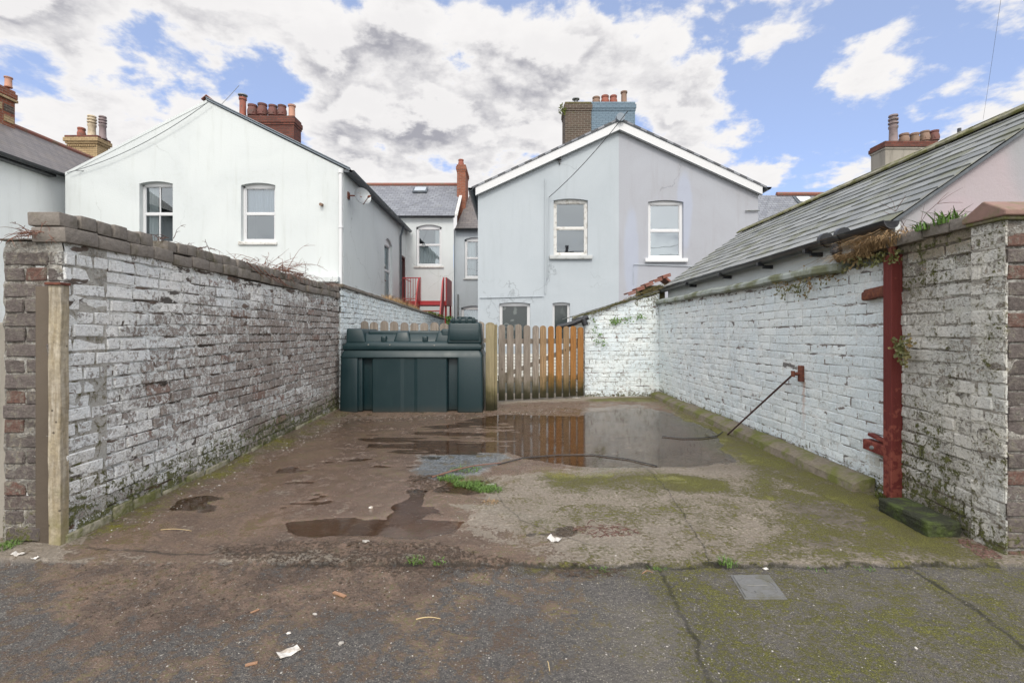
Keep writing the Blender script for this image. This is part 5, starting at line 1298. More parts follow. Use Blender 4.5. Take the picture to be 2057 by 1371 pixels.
c5 = stack(bh, 1133, 1190, 204, 18, 1.0, 5.5, 'brown_brick', capm='mossy_cap', capo=.04)
cowl(c5, 1158.5, 190, 204, 18, 15)
vgx = MB()
for i in range(60):
    a = random.uniform(0, 6.28); q = at(1133, 222 + jit(8), 17.95) + Vector((jit(.12) - .05, jit(.1), jit(.12)))
    dd = Vector((math.cos(a), jit(1), math.sin(a))) * .07; s_ = Vector((dd.z, 0, -dd.x)) * .4
    vgx.add([q - s_, q + dd, q + s_], [(0, 1, 2)])
vgx.build('fern', M['moss_clump'], c5)
c5b = stack(bh, 1186, 1278, 204, 18.02, 1.0, 5.5, 'blue_painted_brick', capo=.04)
pots(c5b, 18, 206, [(1200, 189, 'squat', 'brown_pot', 17), (1218, 186, 'squat', 'terracotta_red', 17), (1235, 186, 'squat', 'terracotta_red', 16), (1256.5, 178, 'tall', 'brown_pot', 14)])
fm_ = MB()
fm_.tube([(bx(1095), BY - .03, bz(360)), (bx(1095), BY - .03, bz(590))], .018, 6); fm_.tube([(bx(1103), BY - .03, bz(395)), (bx(1101), BY - .03, bz(555)), (bx(1095), BY - .03, bz(568))], .014, 6)
fm_.tube([(XL2 + .05, BY - .03, bz(598)), (bx(1092), BY - .03, bz(595))], .012, 6)
fm_.build('surface_cable', M['pale_grey_render'], bh); fm_ = MB()
fm_.tube([(bx(1272), BY - .03, bz(570)), (bx(1272), BY - .03, bz(531)), (bx(1420), BY - .03, bz(536))], .010, 6)
fm_.build('surface_cable', M['pale_grey_render'], bh)
vt = MB(); vt.box(bx(1122.5), bx(1125), BY - .06, BY, bz(330), bz(302)); vt.box(bx(1120), bx(1127), BY - .1, BY, bz(322), bz(318)); vt.build('cable_bracket', M['cable_black'], bh)
ohp = MB(); ohp.tube([(bx(1496), BY - .05, bz(424)), (bx(1524), BY - .05, bz(423))], .02, 6); ohp.build('overflow_pipe', M['steel_grey'], bh)

# low white wall seen through the gate
lwb = MB(); lwb.box(-2.3, 5.5, 12.2, 12.4, -.05, .62, bev=.01); tag(lwb.build('garden_wall', M['white_far_brick']), 'low white brick garden wall glimpsed through the gate pickets', 'wall')

# --- red fire stair
fs_ = thing('fire_escape_stairs', (-4.4, 19.4, 0), 'red metal steps and landing up to the rear door of the white house', 'stairs')
X0, X1 = (808 - 1028.5) / F * 20, (898 - 1028.5) / F * 20
LZ = 2.42
m = MB(); m.box(X0, X1, 19.9, 21.6, LZ - .12, LZ, bev=.01); m.box(X0, X1, 19.86, 19.9, LZ - .16, LZ + .03, bev=.005)
for xx in (X0 + .05, X1 - .05):
    for yy in (20.0, 21.5): m.box(xx - .04, xx + .04, yy - .04, yy + .04, -.05, LZ - .12)
m.build('landing', M['red_paint'], fs_)
ra = MB(); ra.tube([(X0 + .04, 19.95, LZ + .98), (X0 + .78, 19.95, LZ + .98)], .022, 6); ra.tube([(X0 + .04, 19.95, LZ + .12), (X0 + .78, 19.95, LZ + .12)], .018, 6)
for i in range(8): ra.tube([(X0 + .04 + i * .105, 19.95, LZ + .0), (X0 + .04 + i * .105, 19.95, LZ + .98)], .012, 5)
ra.tube([(X0 + .04, 19.95, LZ + .98), (X0 + .04, 21.5, LZ + .98)], .022, 6)
ra.build('railing', M['red_paint'], fs_)
SXa, SXb = X0 + .74, X1 - .12; slope_y = 18.2
for sx in (SXa, SXb):
    q = MB(); t_ = .05
    pts_ = [(19.9, LZ - .12), (19.9, LZ + 1.0), (19.55, LZ + 1.0 - .2), (slope_y, .75), (slope_y, -.05), (slope_y + .25, -.05)]
    q.add([(sx - t_ / 2, y, z) for y, z in pts_] + [(sx + t_ / 2, y, z) for y, z in pts_], [tuple(range(6))[::-1], tuple(range(6, 12))] + [(i, (i + 1) % 6, 6 + (i + 1) % 6, 6 + i) for i in range(6)])
    q.build('side_panel', M['red_paint'], fs_)
q = MB(); q.box(X1 - .05, X1, 19.9, 21.6, LZ, LZ + 1.0); q.build('side_panel', M['red_paint'], fs_)
q = MB()
for i in range(9):
    f_ = (i + .5) / 9; q.box(SXa + .03, SXb - .03, 19.9 - f_ * 1.6 - .12, 19.9 - f_ * 1.6 + .12, LZ * (1 - f_) - .02, LZ * (1 - f_) + .02, bev=.004)
q.build('tread', M['red_paint'], fs_)
al = MB(); al.box(-4.05 - .08, -4.05 + .08, TY - .08, TY, tz(496), tz(490), bev=.01)
tag(al.build('alarm_box', M['steel_grey']), 'small grey alarm box on the white terrace wall beside the window', 'alarm box')

# ---------------------------------------------------------------- overhead cables
def cable(pts, r, label, m='cable_grey', sag=.0):
    a, b_ = Vector(pts[0]), Vector(pts[-1]); P_ = []
    for i in range(17):
        t_ = i / 16; q = a.lerp(b_, t_); q.z -= sag * 4 * t_ * (1 - t_); P_.append(q)
    mb = MB(); mb.tube(P_, r, 5); return tag(mb.build('overhead_cable', M[m]), label, 'cable', 'overhead cables strung between the houses')
cable([at(135, 347, WY - .1), at(421, 203, WY - .12)], .010, 'upper of the two thin cables across the white gable', sag=.25)
cable([at(150, 343, WY - .1), at(480, 172, 16)], .009, 'lower thin cable rising across the white gable past its peak', sag=.75)
cable([at(1103, 396, BY - .1), at(1262, 222, 12.5)], .010, 'cable slanting over the blue-grey gable up to its ridge', 'cable_black', .12)
cable([at(1975, 240, 12), at(2012, -10, 8)], .0025, 'thin wire dropping from the sky behind the outbuilding ridge', sag=.02)
cable([at(595, 480, 15), at(930, 375, 24)], .006, 'wire crossing the slate roof of the white terrace', sag=.1)
cable([at(1520, 520, 14), at(1545, 395, 26)], .010, 'short wire beside the right edge of the blue-grey gable', sag=.1)

# ---------------------------------------------------------------- oil tank
tk_ = thing('oil_tank', (-1.49, 7.6, 0), 'dark green plastic oil storage tank standing against the left wall', 'oil tank')
TX0, TX1, TY0, TY1 = -2.555, -.43, 7.15, 8.12
b = MB()
b.box(TX0 + .03, TX1 - .03, TY0 + .13, TY1 - .02, .0, .86, bev=.03, seg=3)
b.box(TX0, TX0 + .27, TY0, TY1, -.01, .83, bev=.028, seg=3, top=(.01, .0, .015, .0))          # left buttress
b.box(TX0 + .20, TX0 + .33, TY0 + .05, TY1 - .1, .0, .84, bev=.02, seg=3)
b.box(TX1 - .38, TX1, TY0 - .01, TY1, -.012, .835, bev=.028, seg=3, top=(0, .01, .015, .0))       # right buttress
# middle panel in shallow facets
pf_ = [(TX0 + .46, .13), (TX0 + .475, .045), (TX0 + .49, .034), (TX0 + .90, .030), (TX0 + .95, .038), (TX0 + 1.10, .038), (TX0 + 1.15, .030), (TX1 - .55, .034), (TX1 - .535, .045), (TX1 - .52, .13)]
for i in range(len(pf_) - 1):
    (xa, ya), (xb, yb) = pf_[i], pf_[i + 1]; b.quad((xa, TY0 + ya, .0), (xb, TY0 + yb, .0), (xb, TY0 + yb, .83), (xa, TY0 + ya, .83))
b.box(TX0 - .004, TX1 + .004, TY0 - .004, TY1 + .004, .80, .935, bev=.03, seg=3, top=(.05, .05, .06, .02))  # shoulder
b.build('body', M['tank_green'], tk_, smooth=35)
b = MB()
b.box(TX0 + .035, TX1 - .02, TY0 + .03, TY1 - .01, .925, .995, bev=.012, seg=2)                     # flange
b.box(TX0 + .05, TX1 - .035, TY0 + .045, TY1 - .01, .985, 1.05, bev=.02, seg=2, top=(.02, .02, .05, .0))
b.build('rim', M['tank_green'], tk_, smooth=35)
b = MB()
b.box(TX0 + .10, TX1 - .45, TY0 + .10, TY1 - .05, 1.03, 1.17, bev=.035, seg=4, top=(.05, .0, .10, .05))
b.box(TX0 + .07, TX0 + .37, TY0 + .07, TY1 - .05, 1.02, 1.235, bev=.025, seg=3, top=(.0, .055, .03, .03))
for i, xx in enumerate((TX0 + .62, TX0 + 1.24)):
    b.box(xx + .15, xx + .42, TY0 + .09, TY1 - .12, 1.03, 1.205, bev=.03, seg=3, top=(.05, .05, .05, .05))
    b.box(xx - .03, xx + .05, TY0 + .085, TY1 - .3, 1.03, 1.13, bev=.02, seg=3)
b.box(TX0 + .37, TX1 - .4, TY0 + .19, TY1 - .1, 1.03, 1.208, bev=.025, seg=3)
b.build('lid', M['tank_green'], tk_, smooth=35)
b = MB()
b.box(TX1 - .545, TX1 - .02, TY0 + .05, TY0 + .62, 1.01, 1.335, bev=.035, seg=4, top=(.03, .03, .04, .02))
b.box(TX1 - .64, TX1 - .5, TY0 + .12, TY0 + .6, 1.03, 1.235, bev=.03, seg=3)
b.box(TX1 - .50, TX1 - .06, TY0 + .035, TY0 + .1, 1.06, 1.24, bev=.015, seg=2)
b.build('fill_point_housing', M['tank_green'], tk_, smooth=35)
b = MB()
b.box(TX1 - .50, TX1 - .11, TY0 + .10, TY0 + .52, 1.325, 1.385, bev=.015, seg=2)
for i in range(4): b.box(TX1 - .47 + i * .10, TX1 - .43 + i * .10, TY0 + .085, TY0 + .2, 1.33, 1.405, bev=.008)
b.tube([(TX1 - .3, TY0 + .3, 1.38), (TX1 - .3, TY0 + .3, 1.42)], .12, 18)
b.build('filler_cap', M['tank_green'], tk_, smooth=35)
for px_, zz in ((TX0 + .42, 1.0), (TX0 + .74, 1.0), (TX0 + 1.4, .99)):
    b = MB(); b.tube([(px_, TY0 + .05, zz), (px_, TY0 + .025, zz)], .007, 8); b.build('rivet', M['stone_grey'], tk_)

# ---------------------------------------------------------------- picket fences
def picket_mesh(w, h, t=.019):
    mb = MB(); n = 8; pts_ = [(-w / 2, 0), (w / 2, 0)]
    for i in range(n + 1):
        a = math.pi * i / n; pts_.append((w / 2 * math.cos(a), h - w * .42 + w * .42 * math.sin(a)))
    k = len(pts_)
    mb.add([(x, -t / 2, z) for x, z in pts_] + [(x, t / 2, z) for x, z in pts_], [tuple(range(k)), tuple(range(k, 2 * k))[::-1]] + [((i + 1) % k, i, k + i, k + (i + 1) % k) for i in range(k)])
    return mb
def picket(parent, x, y, z, w, h, m, rz=0, lean=0):
    mb = picket_mesh(w, h); c_, s_ = math.cos(rz), math.sin(rz)
    mb.v = [(x + c_ * (vx + vz * lean) - s_ * vy, y + s_ * vx + c_ * vy, z + vz) for vx, vy, vz in mb.v]
    return mb.build('picket', M[m], parent)
FY = 8.32
fn = thing('picket_fence', (-1.5, FY, 0), 'grey weathered picket fence with round tops behind the green tank', 'fence')
x = -2.54
i = 0
while x < -.50:
    h = 1.375 - .004 * i + jit(.012)
    picket(fn, x, FY + jit(.004), 0.0, .137 + jit(.006), h, 'picket_grey', lean=jit(.006)); x += .1725 + jit(.004); i += 1
rl = MB(); rl.box(-2.6, -.42, FY + .012, FY + .06, .28, .36, bev=.004); rl.box(-2.6, -.42, FY + .012, FY + .06, 1.0, 1.08, bev=.004); rl.build('rail', M['picket_grey'], fn)
gpst = thing('gate_post', (-.33, 7.35, 0), 'thick mossy wooden post between the green tank and the gate', 'post')
q = MB(); q.box(-.40, -.262, 7.30, 7.47, -.05, 1.30, bev=.012)
n = 8; pts_ = []
for i in range(n + 1):
    a = math.pi * i / n; pts_.append((-.331 + .069 * math.cos(a), 1.285 + .05 * math.sin(a)))
q.add([(x_, 7.302, z_) for x_, z_ in pts_] + [(x_, 7.468, z_) for x_, z_ in pts_], [tuple(range(n + 1)), tuple(range(n + 1, 2 * n + 2))[::-1]] + [(i + 1, i, n + 1 + i, n + 2 + i) for i in range(n)])
q.build('timber', M['post_wood'], gpst, smooth=40)
q = MB(); q.box(-.262, -.225, 7.36, 7.385, -.02, 1.30, bev=.004); q.build('side_board', M['post_wood'], gpst)
ga = thing('picket_gate', (.55, 8.5, 0), 'wooden picket gate, left pickets grey and right ones fresh orange', 'gate')
gx0, gy0 = gp(1006, 806)[0], 8.22; gx1, gy1 = 1.325, 8.78
pc = [1012, 1030, 1046, 1063, 1080.5, 1098, 1115, 1131, 1147, 1161]
cols = ['picket_grey'] * 5 + ['picket_tan', 'picket_orange', 'picket_orange', 'picket_tan', 'picket_orange', 'picket_orange']
pxs = [1008, 1025, 1041, 1058, 1075.5, 1091, 1107, 1122.5, 1137, 1151, 1166]
for i, px_ in enumerate(pxs):
    f_ = (px_ - 1003) / 170; Y_ = 8.22 + .55 * f_
    x_ = (px_ - 1028.5) / F * Y_
    picket(ga, x_, Y_, .03 + jit(.008), (.118 if i < 6 else .110) + jit(.006), 1.29 - .004 * i + jit(.008), cols[i], rz=math.atan2(.55, 1.5), lean=jit(.005))
rl = MB()
A_ = Vector((-.22, 8.23, 0)); B_ = Vector((1.31, 8.80, 0)); d_ = B_ - A_; nn = Vector((-d_.y, d_.x, 0)).normalized()
for zz in (.32, .98): rl.obox(A_ + nn * .012 + Vector((0, 0, zz)), d_, nn * .045, Vector((0, 0, .09)), bev=.004)
rl.obox(A_ + nn * .014 + Vector((0, 0, .36)), d_ + Vector((0, 0, .58)), nn * .04, Vector((0, 0, .08)), bev=.004)
rl.build('rail', M['picket_grey'], ga)
sp_ = thing('fence_picket', (-.44, 8.2, 0), 'single grey picket closing the gap behind the thick gate post', 'picket')
picket(sp_, -.52, 8.05, 0, .12, 1.36, 'picket_grey')

# ---------------------------------------------------------------- red post and ironwork on the right wall
rp = thing('wooden_post', (2.70, 3.43, 0), 'tall red painted timber post fixed against the right wall', 'post')
q = MB(); q.box(2.665, 2.745, 3.395, 3.475, -.02, 1.74, bev=.005)
q.build('timber', M['red_post_paint'], rp)
q = MB(); q.tube([(2.71, 3.44, 1.73), (2.715, 3.44, 1.80)], .022, 8); q.tube([(2.69, 3.43, 1.73), (2.68, 3.43, 1.79)], .012, 8); q.build('bolt', M['rust'], rp)
hb = thing('hinge_block', (2.65, 3.6, 1.5), 'rusty red wooden bracket sticking out beside the red post near its top', 'bracket')
q = MB(); q.obox((2.68, 3.47, 1.455), (.05, 0, 0), (-.003, .22, -.02), (0, 0, .08), bev=.010); q.obox((2.675, 3.60, 1.44), (.06, 0, 0), (-.003, .11, -.01), (0, 0, .07), bev=.016); q.build('block', M['rust'], hb, smooth=40)
hb2 = thing('hinge_block', (2.65, 3.6, .45), 'worn red wooden bracket beside the red post near its foot', 'bracket')
q = MB(); q.obox((2.668, 3.47, .300), (.07, 0, 0), (0, .21, .010), (0, 0, .075), bev=.004, seg=1); q.obox((2.69, 3.47, .382), (.045, 0, 0), (0, .19, .030), (0, 0, .022), bev=.003, seg=1)
q.build('block', M['red_post_paint'], hb2)
q = MB(); q.tube([(2.672, 3.58, .34), (2.658, 3.58, .34)], .015, 10); q.tube([(2.67, 3.58, .34), (2.650, 3.58, .34)], .008, 8); q.build('bolt', M['steel_grey'], hb2)
Yb = F * 2.70 / (1607 - 1028.5)
rb = thing('wall_hook', (2.70, Yb, 1.0), 'rusty iron bracket bolted to the white wall holding the rod', 'bracket')
zz = H + (HZ - 750) * Yb / F
q = MB(); q.box(2.688, 2.73, Yb - .022, Yb + .022, zz - .075, zz + .075, bev=.006); q.tube([(2.70, Yb, zz - .0), (2.64, Yb + .01, zz - .005)], .016, 8); q.tube([(2.64, Yb + .01, zz - .03), (2.64, Yb + .01, zz + .025)], .018, 8); q.build('plate', M['rust'], rb, smooth=40)
rs = MB(); rs.add([(2.716, Yb - .012, zz - .07), (2.716, Yb + .012, zz - .07)], [])
rod = MB(); e = Vector((2.50, F * 2.50 / (1462 - 1028.5), 0)); e.z = H - (872 - HZ) * e.y / F
rod.tube([(2.645, Yb + .01, zz - .005), tuple(e)], .0095, 8); rod.tube([tuple(e), (e.x - .01, e.y + .02, e.z - .05)], .012, 8)
tag(rod.build('iron_rod', M['rod_iron'], smooth=50), 'dark iron rod slanting from the wall bracket down to the ground', 'rod')
# mossy block at the post foot
mbk = MB(); p0 = gp(1775, 1050); a0 = Vector((2.44, 3.20, 0))
c0 = Vector((*gp(1768, 1040), 0)); c1_ = Vector((*gp(1915, 1080), 0))
bm = bmesh.new(); 
bm.free()
mbk.obox((2.46, 3.25, -.01), (-.035, -.43, 0), (.20, 0, 0), (0, 0, .095), bev=.012, seg=2)
bo = mbk.build('mossy_block', M['wet_moss_block'], smooth=50)
sd_ = bo.modifiers.new('sub', 'SUBSURF'); sd_.subdivision_type = 'SIMPLE'; sd_.levels = 4; sd_.render_levels = 4
tx_ = bpy.data.textures.new('clumpy', 'CLOUDS'); tx_.noise_scale = .02
dm_ = bo.modifiers.new('rough', 'DISPLACE'); dm_.texture = tx_; dm_.strength = .016; dm_.mid_level = .5; dm_.texture_coords = 'GLOBAL'
tag(bo, 'dark moss covered timber block lying at the foot of the red post', 'block')

# manhole cover
mc = thing('manhole_cover', (*gp(1524, 1170), 0), 'small square grey metal manhole cover in the mossy lane', 'manhole cover')
cpts = [gp(1467, 1146), gp(1545, 1146), gp(1582, 1194), gp(1496, 1194)]
def scaled(cp_, s): 
    cx = sum(p[0] for p in cp_) / 4; cy = sum(p[1] for p in cp_) / 4; return [(cx + (p[0] - cx) * s, cy + (p[1] - cy) * s) for p in cp_]
def slabq(cp_, z0, z1):
    m_ = MB(); m_.add([(x, y, z0) for x, y in cp_] + [(x, y, z1) for x, y in cp_], [(4, 7, 6, 5), (0, 1, 5, 4), (1, 2, 6, 5), (2, 3, 7, 6), (3, 0, 4, 7)]); return m_
zc = float(np.max(ground_h(np.array([p[0] for p in cpts]), np.array([p[1] for p in cpts])))) 
fr = slabq(cpts, zc - .03, zc + .003)
fr.build('cover_frame', M['cover_metal'], mc)
slabq(scaled(cpts, .90), zc, zc + .007).build('lid', M['cover_metal'], mc)
sq = scaled(cpts, .8); m_ = MB(); cx = sum(p[0] for p in sq) / 4; cy = sum(p[1] for p in sq) / 4
m_.lathe((cx, cy, zc + .006), [(.086, .0), (.086, .003), (.079, .003), (.079, .0)], 32); m_.tube([(cx - .05, cy, zc + .008), (cx + .05, cy, zc + .008)], .002, 4)
m_.box(cx - .04, cx - .01, cy - .07, cy - .05, zc + .005, zc + .010); m_.build('pattern', M['cover_metal'], mc)

# ---------------------------------------------------------------- plants, litter
def gh_(x, y): return float(ground_h(np.array([x]), np.array([y]))[0])
def blades(mb, c, n, h, spread, w=.004, lean=.6, seed=0, base=None, down=0.0, dirb=None):
    rnd = random.Random(seed)
    for i in range(n):
        a = rnd.uniform(0, 6.283); rr = spread * math.sqrt(rnd.random())
        b0 = Vector(c) + Vector((rr * math.cos(a) * (base[0] if base else 1), rr * math.sin(a) * (base[1] if base else 1), 0))
        hh = h * rnd.uniform(.45, 1.1); d = Vector((rnd.gauss(0, 1), rnd.gauss(0, 1), 0)) * lean * .5
        if dirb: d = d + Vector(dirb) * rnd.uniform(.3, 1.1)
        s = Vector((-d.y, d.x, 0)); s = s.normalized() if s.length > 1e-4 else Vector((1, 0, 0)); s = (s + Vector((rnd.gauss(0, .5), rnd.gauss(0, .5), 0))).normalized()
        p = [b0 + Vector((d.x * t * t, d.y * t * t, t * (1 - .25 * t * lean) - down * t * t * t)) * hh for t in (0, .35, .7, 1.0)]
        ww = [w, w * .9, w * .6, w * .1]
        vs = []
        for q_, v_ in zip(p, ww): vs += [q_ - s * v_, q_ + s * v_]
        mb.add(vs, [(0, 1, 3, 2), (2, 3, 5, 4), (4, 5, 7, 6)])
def twigs(mb, c, n, L, r=.003, seed=0, up=.6, spread=.1, sub=2, bdir=None):
    rnd = random.Random(seed)
    for i in range(n):
        p = Vector(c) + Vector((rnd.uniform(-1, 1) * spread, rnd.uniform(-1, 1) * spread * .7, 0))
        d = Vector((rnd.gauss(0, 1), rnd.gauss(0, 1), abs(rnd.gauss(up, .4)))).normalized()
        if bdir: d = (d + Vector(bdir)).normalized()
        P_ = [p]; l = L * rnd.uniform(.5, 1.2)
        for k_ in range(6):
            d = (d + Vector((rnd.gauss(0, .16), rnd.gauss(0, .16), rnd.gauss(-.14, .12)))).normalized(); P_.append(P_[-1] + d * l / 6)
        mb.tube(P_, [r * (1 - .13 * j) for j in range(7)], 4, cap=False)
        for k_ in range(sub):
            j = rnd.randint(1, 5); dd = (d + Vector((rnd.gauss(0, .8), rnd.gauss(0, .8), rnd.gauss(0, .8)))).normalized() * l * .3
            mb.tube([P_[j], P_[j] + dd * .5, P_[j] + dd + Vector((0, 0, -.01))], [r * .6, r * .5, r * .3], 4, cap=False)
def leaves(mb, pts_, size, seed=0, n_per=1, flat=None):
    rnd = random.Random(seed)
    for p in pts_:
        for _ in range(n_per):
            c = Vector(p); s = size * rnd.uniform(.6, 1.25)
            a = Vector((rnd.gauss(0, 1), rnd.gauss(0, 1), rnd.gauss(0, 1)))
            if flat: a = (a * .6 + Vector(flat) * 1.5)
            nrm = a.normalized(); u_ = nrm.cross(Vector((rnd.gauss(0, 1), rnd.gauss(0, 1), rnd.gauss(0, 1)))).normalized(); v_ = nrm.cross(u_)
            mb.add([c - u_ * s * .5, c + v_ * s * .36 - u_ * .1 * s, c + u_ * s * .15 + v_ * s * .22, c + u_ * s * .6 + nrm * s * .08, c + u_ * s * .15 - v_ * s * .22, c - v_ * s * .36 - u_ * .1 * s, c - nrm * s * .06], [(0, 6, 2, 1), (0, 5, 4, 6), (6, 4, 3, 2)])
# dry plants on the left coping
tz_ = 1.875
def onwall(u): p = A0 + Un * u; return Vector((p.x - .06, p.y, 0))
def dry_clump(u, L, n, m, label, seed, z=tz_, spread=.12, up=.5, r=.0028, offx=0):
    mb = MB(); p = onwall(u); p.z = z; p.x += offx; twigs(mb, p, n, L, r, seed, up, spread, 3)
    return tag(mb.build('dry_weed', M[m]), label, 'weed', 'dead weeds on the wall copings')
dry_clump(-.02, .13, 26, 'dry_stem', 'tangle of dead stems where the coping starts by the left pier', 1, z=1.74, up=.1, spread=.06, offx=-.06)
dry_clump(.75, .14, 12, 'red_stem', 'low reddish dead stems on the near part of the left coping', 2, up=.2, spread=.12)
dry_clump(1.25, .12, 30, 'red_stem', 'second patch of reddish dead stems on the left coping', 3, up=.15, spread=.12)
dry_clump(2.72, .36, 46, 'dry_stem', 'largest bushy dead weed arching over the left coping', 4, up=.75, spread=.15, r=.0035)
dry_clump(3.1, .22, 40, 'red_stem', 'dense reddish stems beside the bushy weed on the left coping', 5, up=.3, spread=.22)
dry_clump(4.25, .15, 40, 'red_stem', 'dead weed at the far end of the left coping near the tank', 6, up=.3, spread=.2)
dry_clump(2.0, .25, 10, 'dry_stem', 'thin trailing twigs hanging from the middle of the left coping', 7, up=-.1, spread=.2, offx=.07)
mb = MB(); rnd = random.Random(4)
for i in range(5):
    u = 1.9 + i * .17; p = A0 + Un * u; mb.tube([(p.x + .03 + jit(.01), p.y, 1.86 - i * .02), (p.x + .045, p.y + .12, 1.80 - i * .02), (p.x + .04, p.y + .3, 1.74 - i * .01)], [.006, .005, .003], 5)
tag(mb.build('dead_stem', M['dry_stem']), 'woody dead stems draped down the face of the left wall', 'stem')
# tan grass on the far white wall
mb = MB()
for i in range(26):
    y = 10.2 + i * .13; blades(mb, (-2.68, y, topb(y - 7.35) + .05), 26, .16 + .05 * math.sin(i), .12, .006, 1.2, 100 + i)
tag(mb.build('dry_grass_tuft', M['dry_grass']), 'tan dead grass along the top of the far white wall', 'grass', 'dry grass on wall tops')
mb = MB(); twigs(mb, (-2.68, 12.0, 1.85), 14, .5, .006, 44, 1.3, .06, 4); tag(mb.build('dry_weed', M['dry_stem']), 'upright dead weed on the far white wall', 'weed', 'dead weeds on the wall copings')
mb = MB()
for i in range(14):
    y = 15.0 + i * .22; blades(mb, (-2.62, y, topb(y - 7.35) + .05), 22, .12, .14, .010, 1.3, 300 + i)
tag(mb.build('ivy_growth', M['moss_clump']), 'dark green growth capping the far end of the white wall', 'plant')
mb = MB(); leaves(mb, [(-2.35 + jit(.16), 18.4 + jit(.2), 1.62 + jit(.14)) for _ in range(120)], .09, 3); tag(mb.build('leafy_shrub', M['green_leaf']), 'small bright green shrub peeping over the fence end', 'shrub')
# grass hanging from the right wall by the post
mb = MB()
blades(mb, (2.74, 3.58, 1.80), 620, .30, .20, .0028, 1.3, 55, base=(.35, 1.3), down=.55, dirb=(-.35, .15, 0))
blades(mb, (2.72, 3.84, 1.77), 300, .20, .13, .0028, 1.6, 56, base=(.4, 1.5), down=.7, dirb=(-.45, .5, 0))
tag(mb.build('dry_grass_tuft', M['dry_grass']), 'large straw-coloured tuft of dead grass hanging over the wall by the red post', 'grass', 'dry grass on wall tops')
mb = MB(); leaves(mb, [(2.66 + jit(.03), 3.62 + jit(.3), 1.72 + jit(.05)) for _ in range(130)], .03, 31, flat=(-1, 0, 0)); blades(mb, (2.68, 3.5, 1.70), 90, .09, .09, .003, 1.2, 57, base=(.3, 1.2))
tag(mb.build('moss_tuft', M['ivy_leaf']), 'dark mossy growth around the top of the red post', 'moss')
mb = MB(); blades(mb, (2.69, 2.98, 1.86), 70, .12, .07, .006, 1.2, 61); blades(mb, (2.66, 3.12, 1.85), 40, .10, .05, .006, 1.4, 62)
tag(mb.build('green_weed', M['green_leaf']), 'fresh green weed growing beside the saddle coping of the right pier', 'weed')
mb = MB(); twigs(mb, (2.95, 3.58, 1.84), 5, .5, .003, 71, 2.0, .03, 7); tag(mb.build('dry_weed', M['red_stem']), 'thin upright dead weed against the pinkish gable', 'weed', 'dead weeds on the wall copings')
# ivy on the right wall
mb = MB(); rnd = random.Random(5)
def ivy(pxs_, pys_, n, wall_x, seed, leaf=.03, label='', per=1.0):
    rnd = random.Random(seed); mb = MB(); pts_ = []
    for _ in range(n):
        px_, py_ = rnd.uniform(*pxs_), rnd.uniform(*pys_)
        Y_ = F * wall_x / (px_ - 1028.5); q_ = at(px_, py_, Y_); q_.x = wall_x - rnd.uniform(.005, .03); q_.y = Y_
        d = Vector((0, rnd.gauss(0, .5), rnd.gauss(-.2, .6))).normalized()
        P_ = [q_ + d * .02 * j + Vector((0, rnd.gauss(0, .006), rnd.gauss(0, .006))) for j in range(5)]
        mb.tube(P_, .0015, 3, cap=False); pts_ += P_[::2]
    leaves(mb, pts_, leaf, seed, flat=(-1, -.3, .2)); return tag(mb.build('ivy_sprig', M['ivy_leaf']), label, 'ivy', 'sprigs of ivy on the white walls')
ivy((1560, 1632), (566, 588), 34, 2.70, 1, label='sprig of brownish ivy on the white wall below the ledge')
ivy((1580, 1690), (545, 563), 26, 2.70, 2, .026, label='strip of ivy creeping just under the cement ledge')
ivy((1808, 1830), (690, 712), 34, 2.66, 3, .03, label='small green weed growing from the joint beside the red post')
def ivy_front(pts_, seed, label, leaf=.035, n_=10):
    mb = MB(); rnd = random.Random(seed); L_ = []
    for (px_, py_) in pts_:
        q = at(px_, py_, 8.88)
        for _ in range(n_): L_.append(q + Vector((rnd.gauss(0, .035), -rnd.uniform(.0, .03), rnd.gauss(0, .03))))
    qs = [at(a_, b_, 8.895) for a_, b_ in pts_]
    for q0, q1 in zip(qs[:-1], qs[1:]): mb.tube([q0, q0.lerp(q1, .5) + Vector((.01, 0, .015)), q1], .003, 4)
    leaves(mb, L_, leaf, seed, flat=(0, -1, .2)); return tag(mb.build('ivy_sprig', M['green_leaf']), label, 'ivy', 'sprigs of ivy on the white walls')
ivy_front([(1232, 645), (1238, 643), (1243, 646), (1228, 648)], 4, 'green ivy patch left of centre on the small brick store', n_=14)
ivy_front([(1284, 637), (1290, 638), (1280, 635), (1256, 640), (1262, 645)], 5, 'green ivy patch high on the right of the small brick store')
ivy_front([(1192, 640), (1196, 655), (1196, 668), (1205, 672), (1211, 690), (1198, 690), (1216, 687), (1196, 682)], 6, 'string of ivy leaves down the left edge of the brick store', n_=6)
# moss line on top of store verge
mb = MB()
for i in range(40):
    f_ = i / 40; q = at(1185 + 150 * f_, 632 - 62 * f_, 8.84); blades(mb, (q.x, q.y, q.z), 10, .06, .05, .006, 1.5, 800 + i, down=.8)
tag(mb.build('moss_tuft', M['ivy_leaf']), 'dark moss hanging along the sloping verge of the brick store', 'moss')

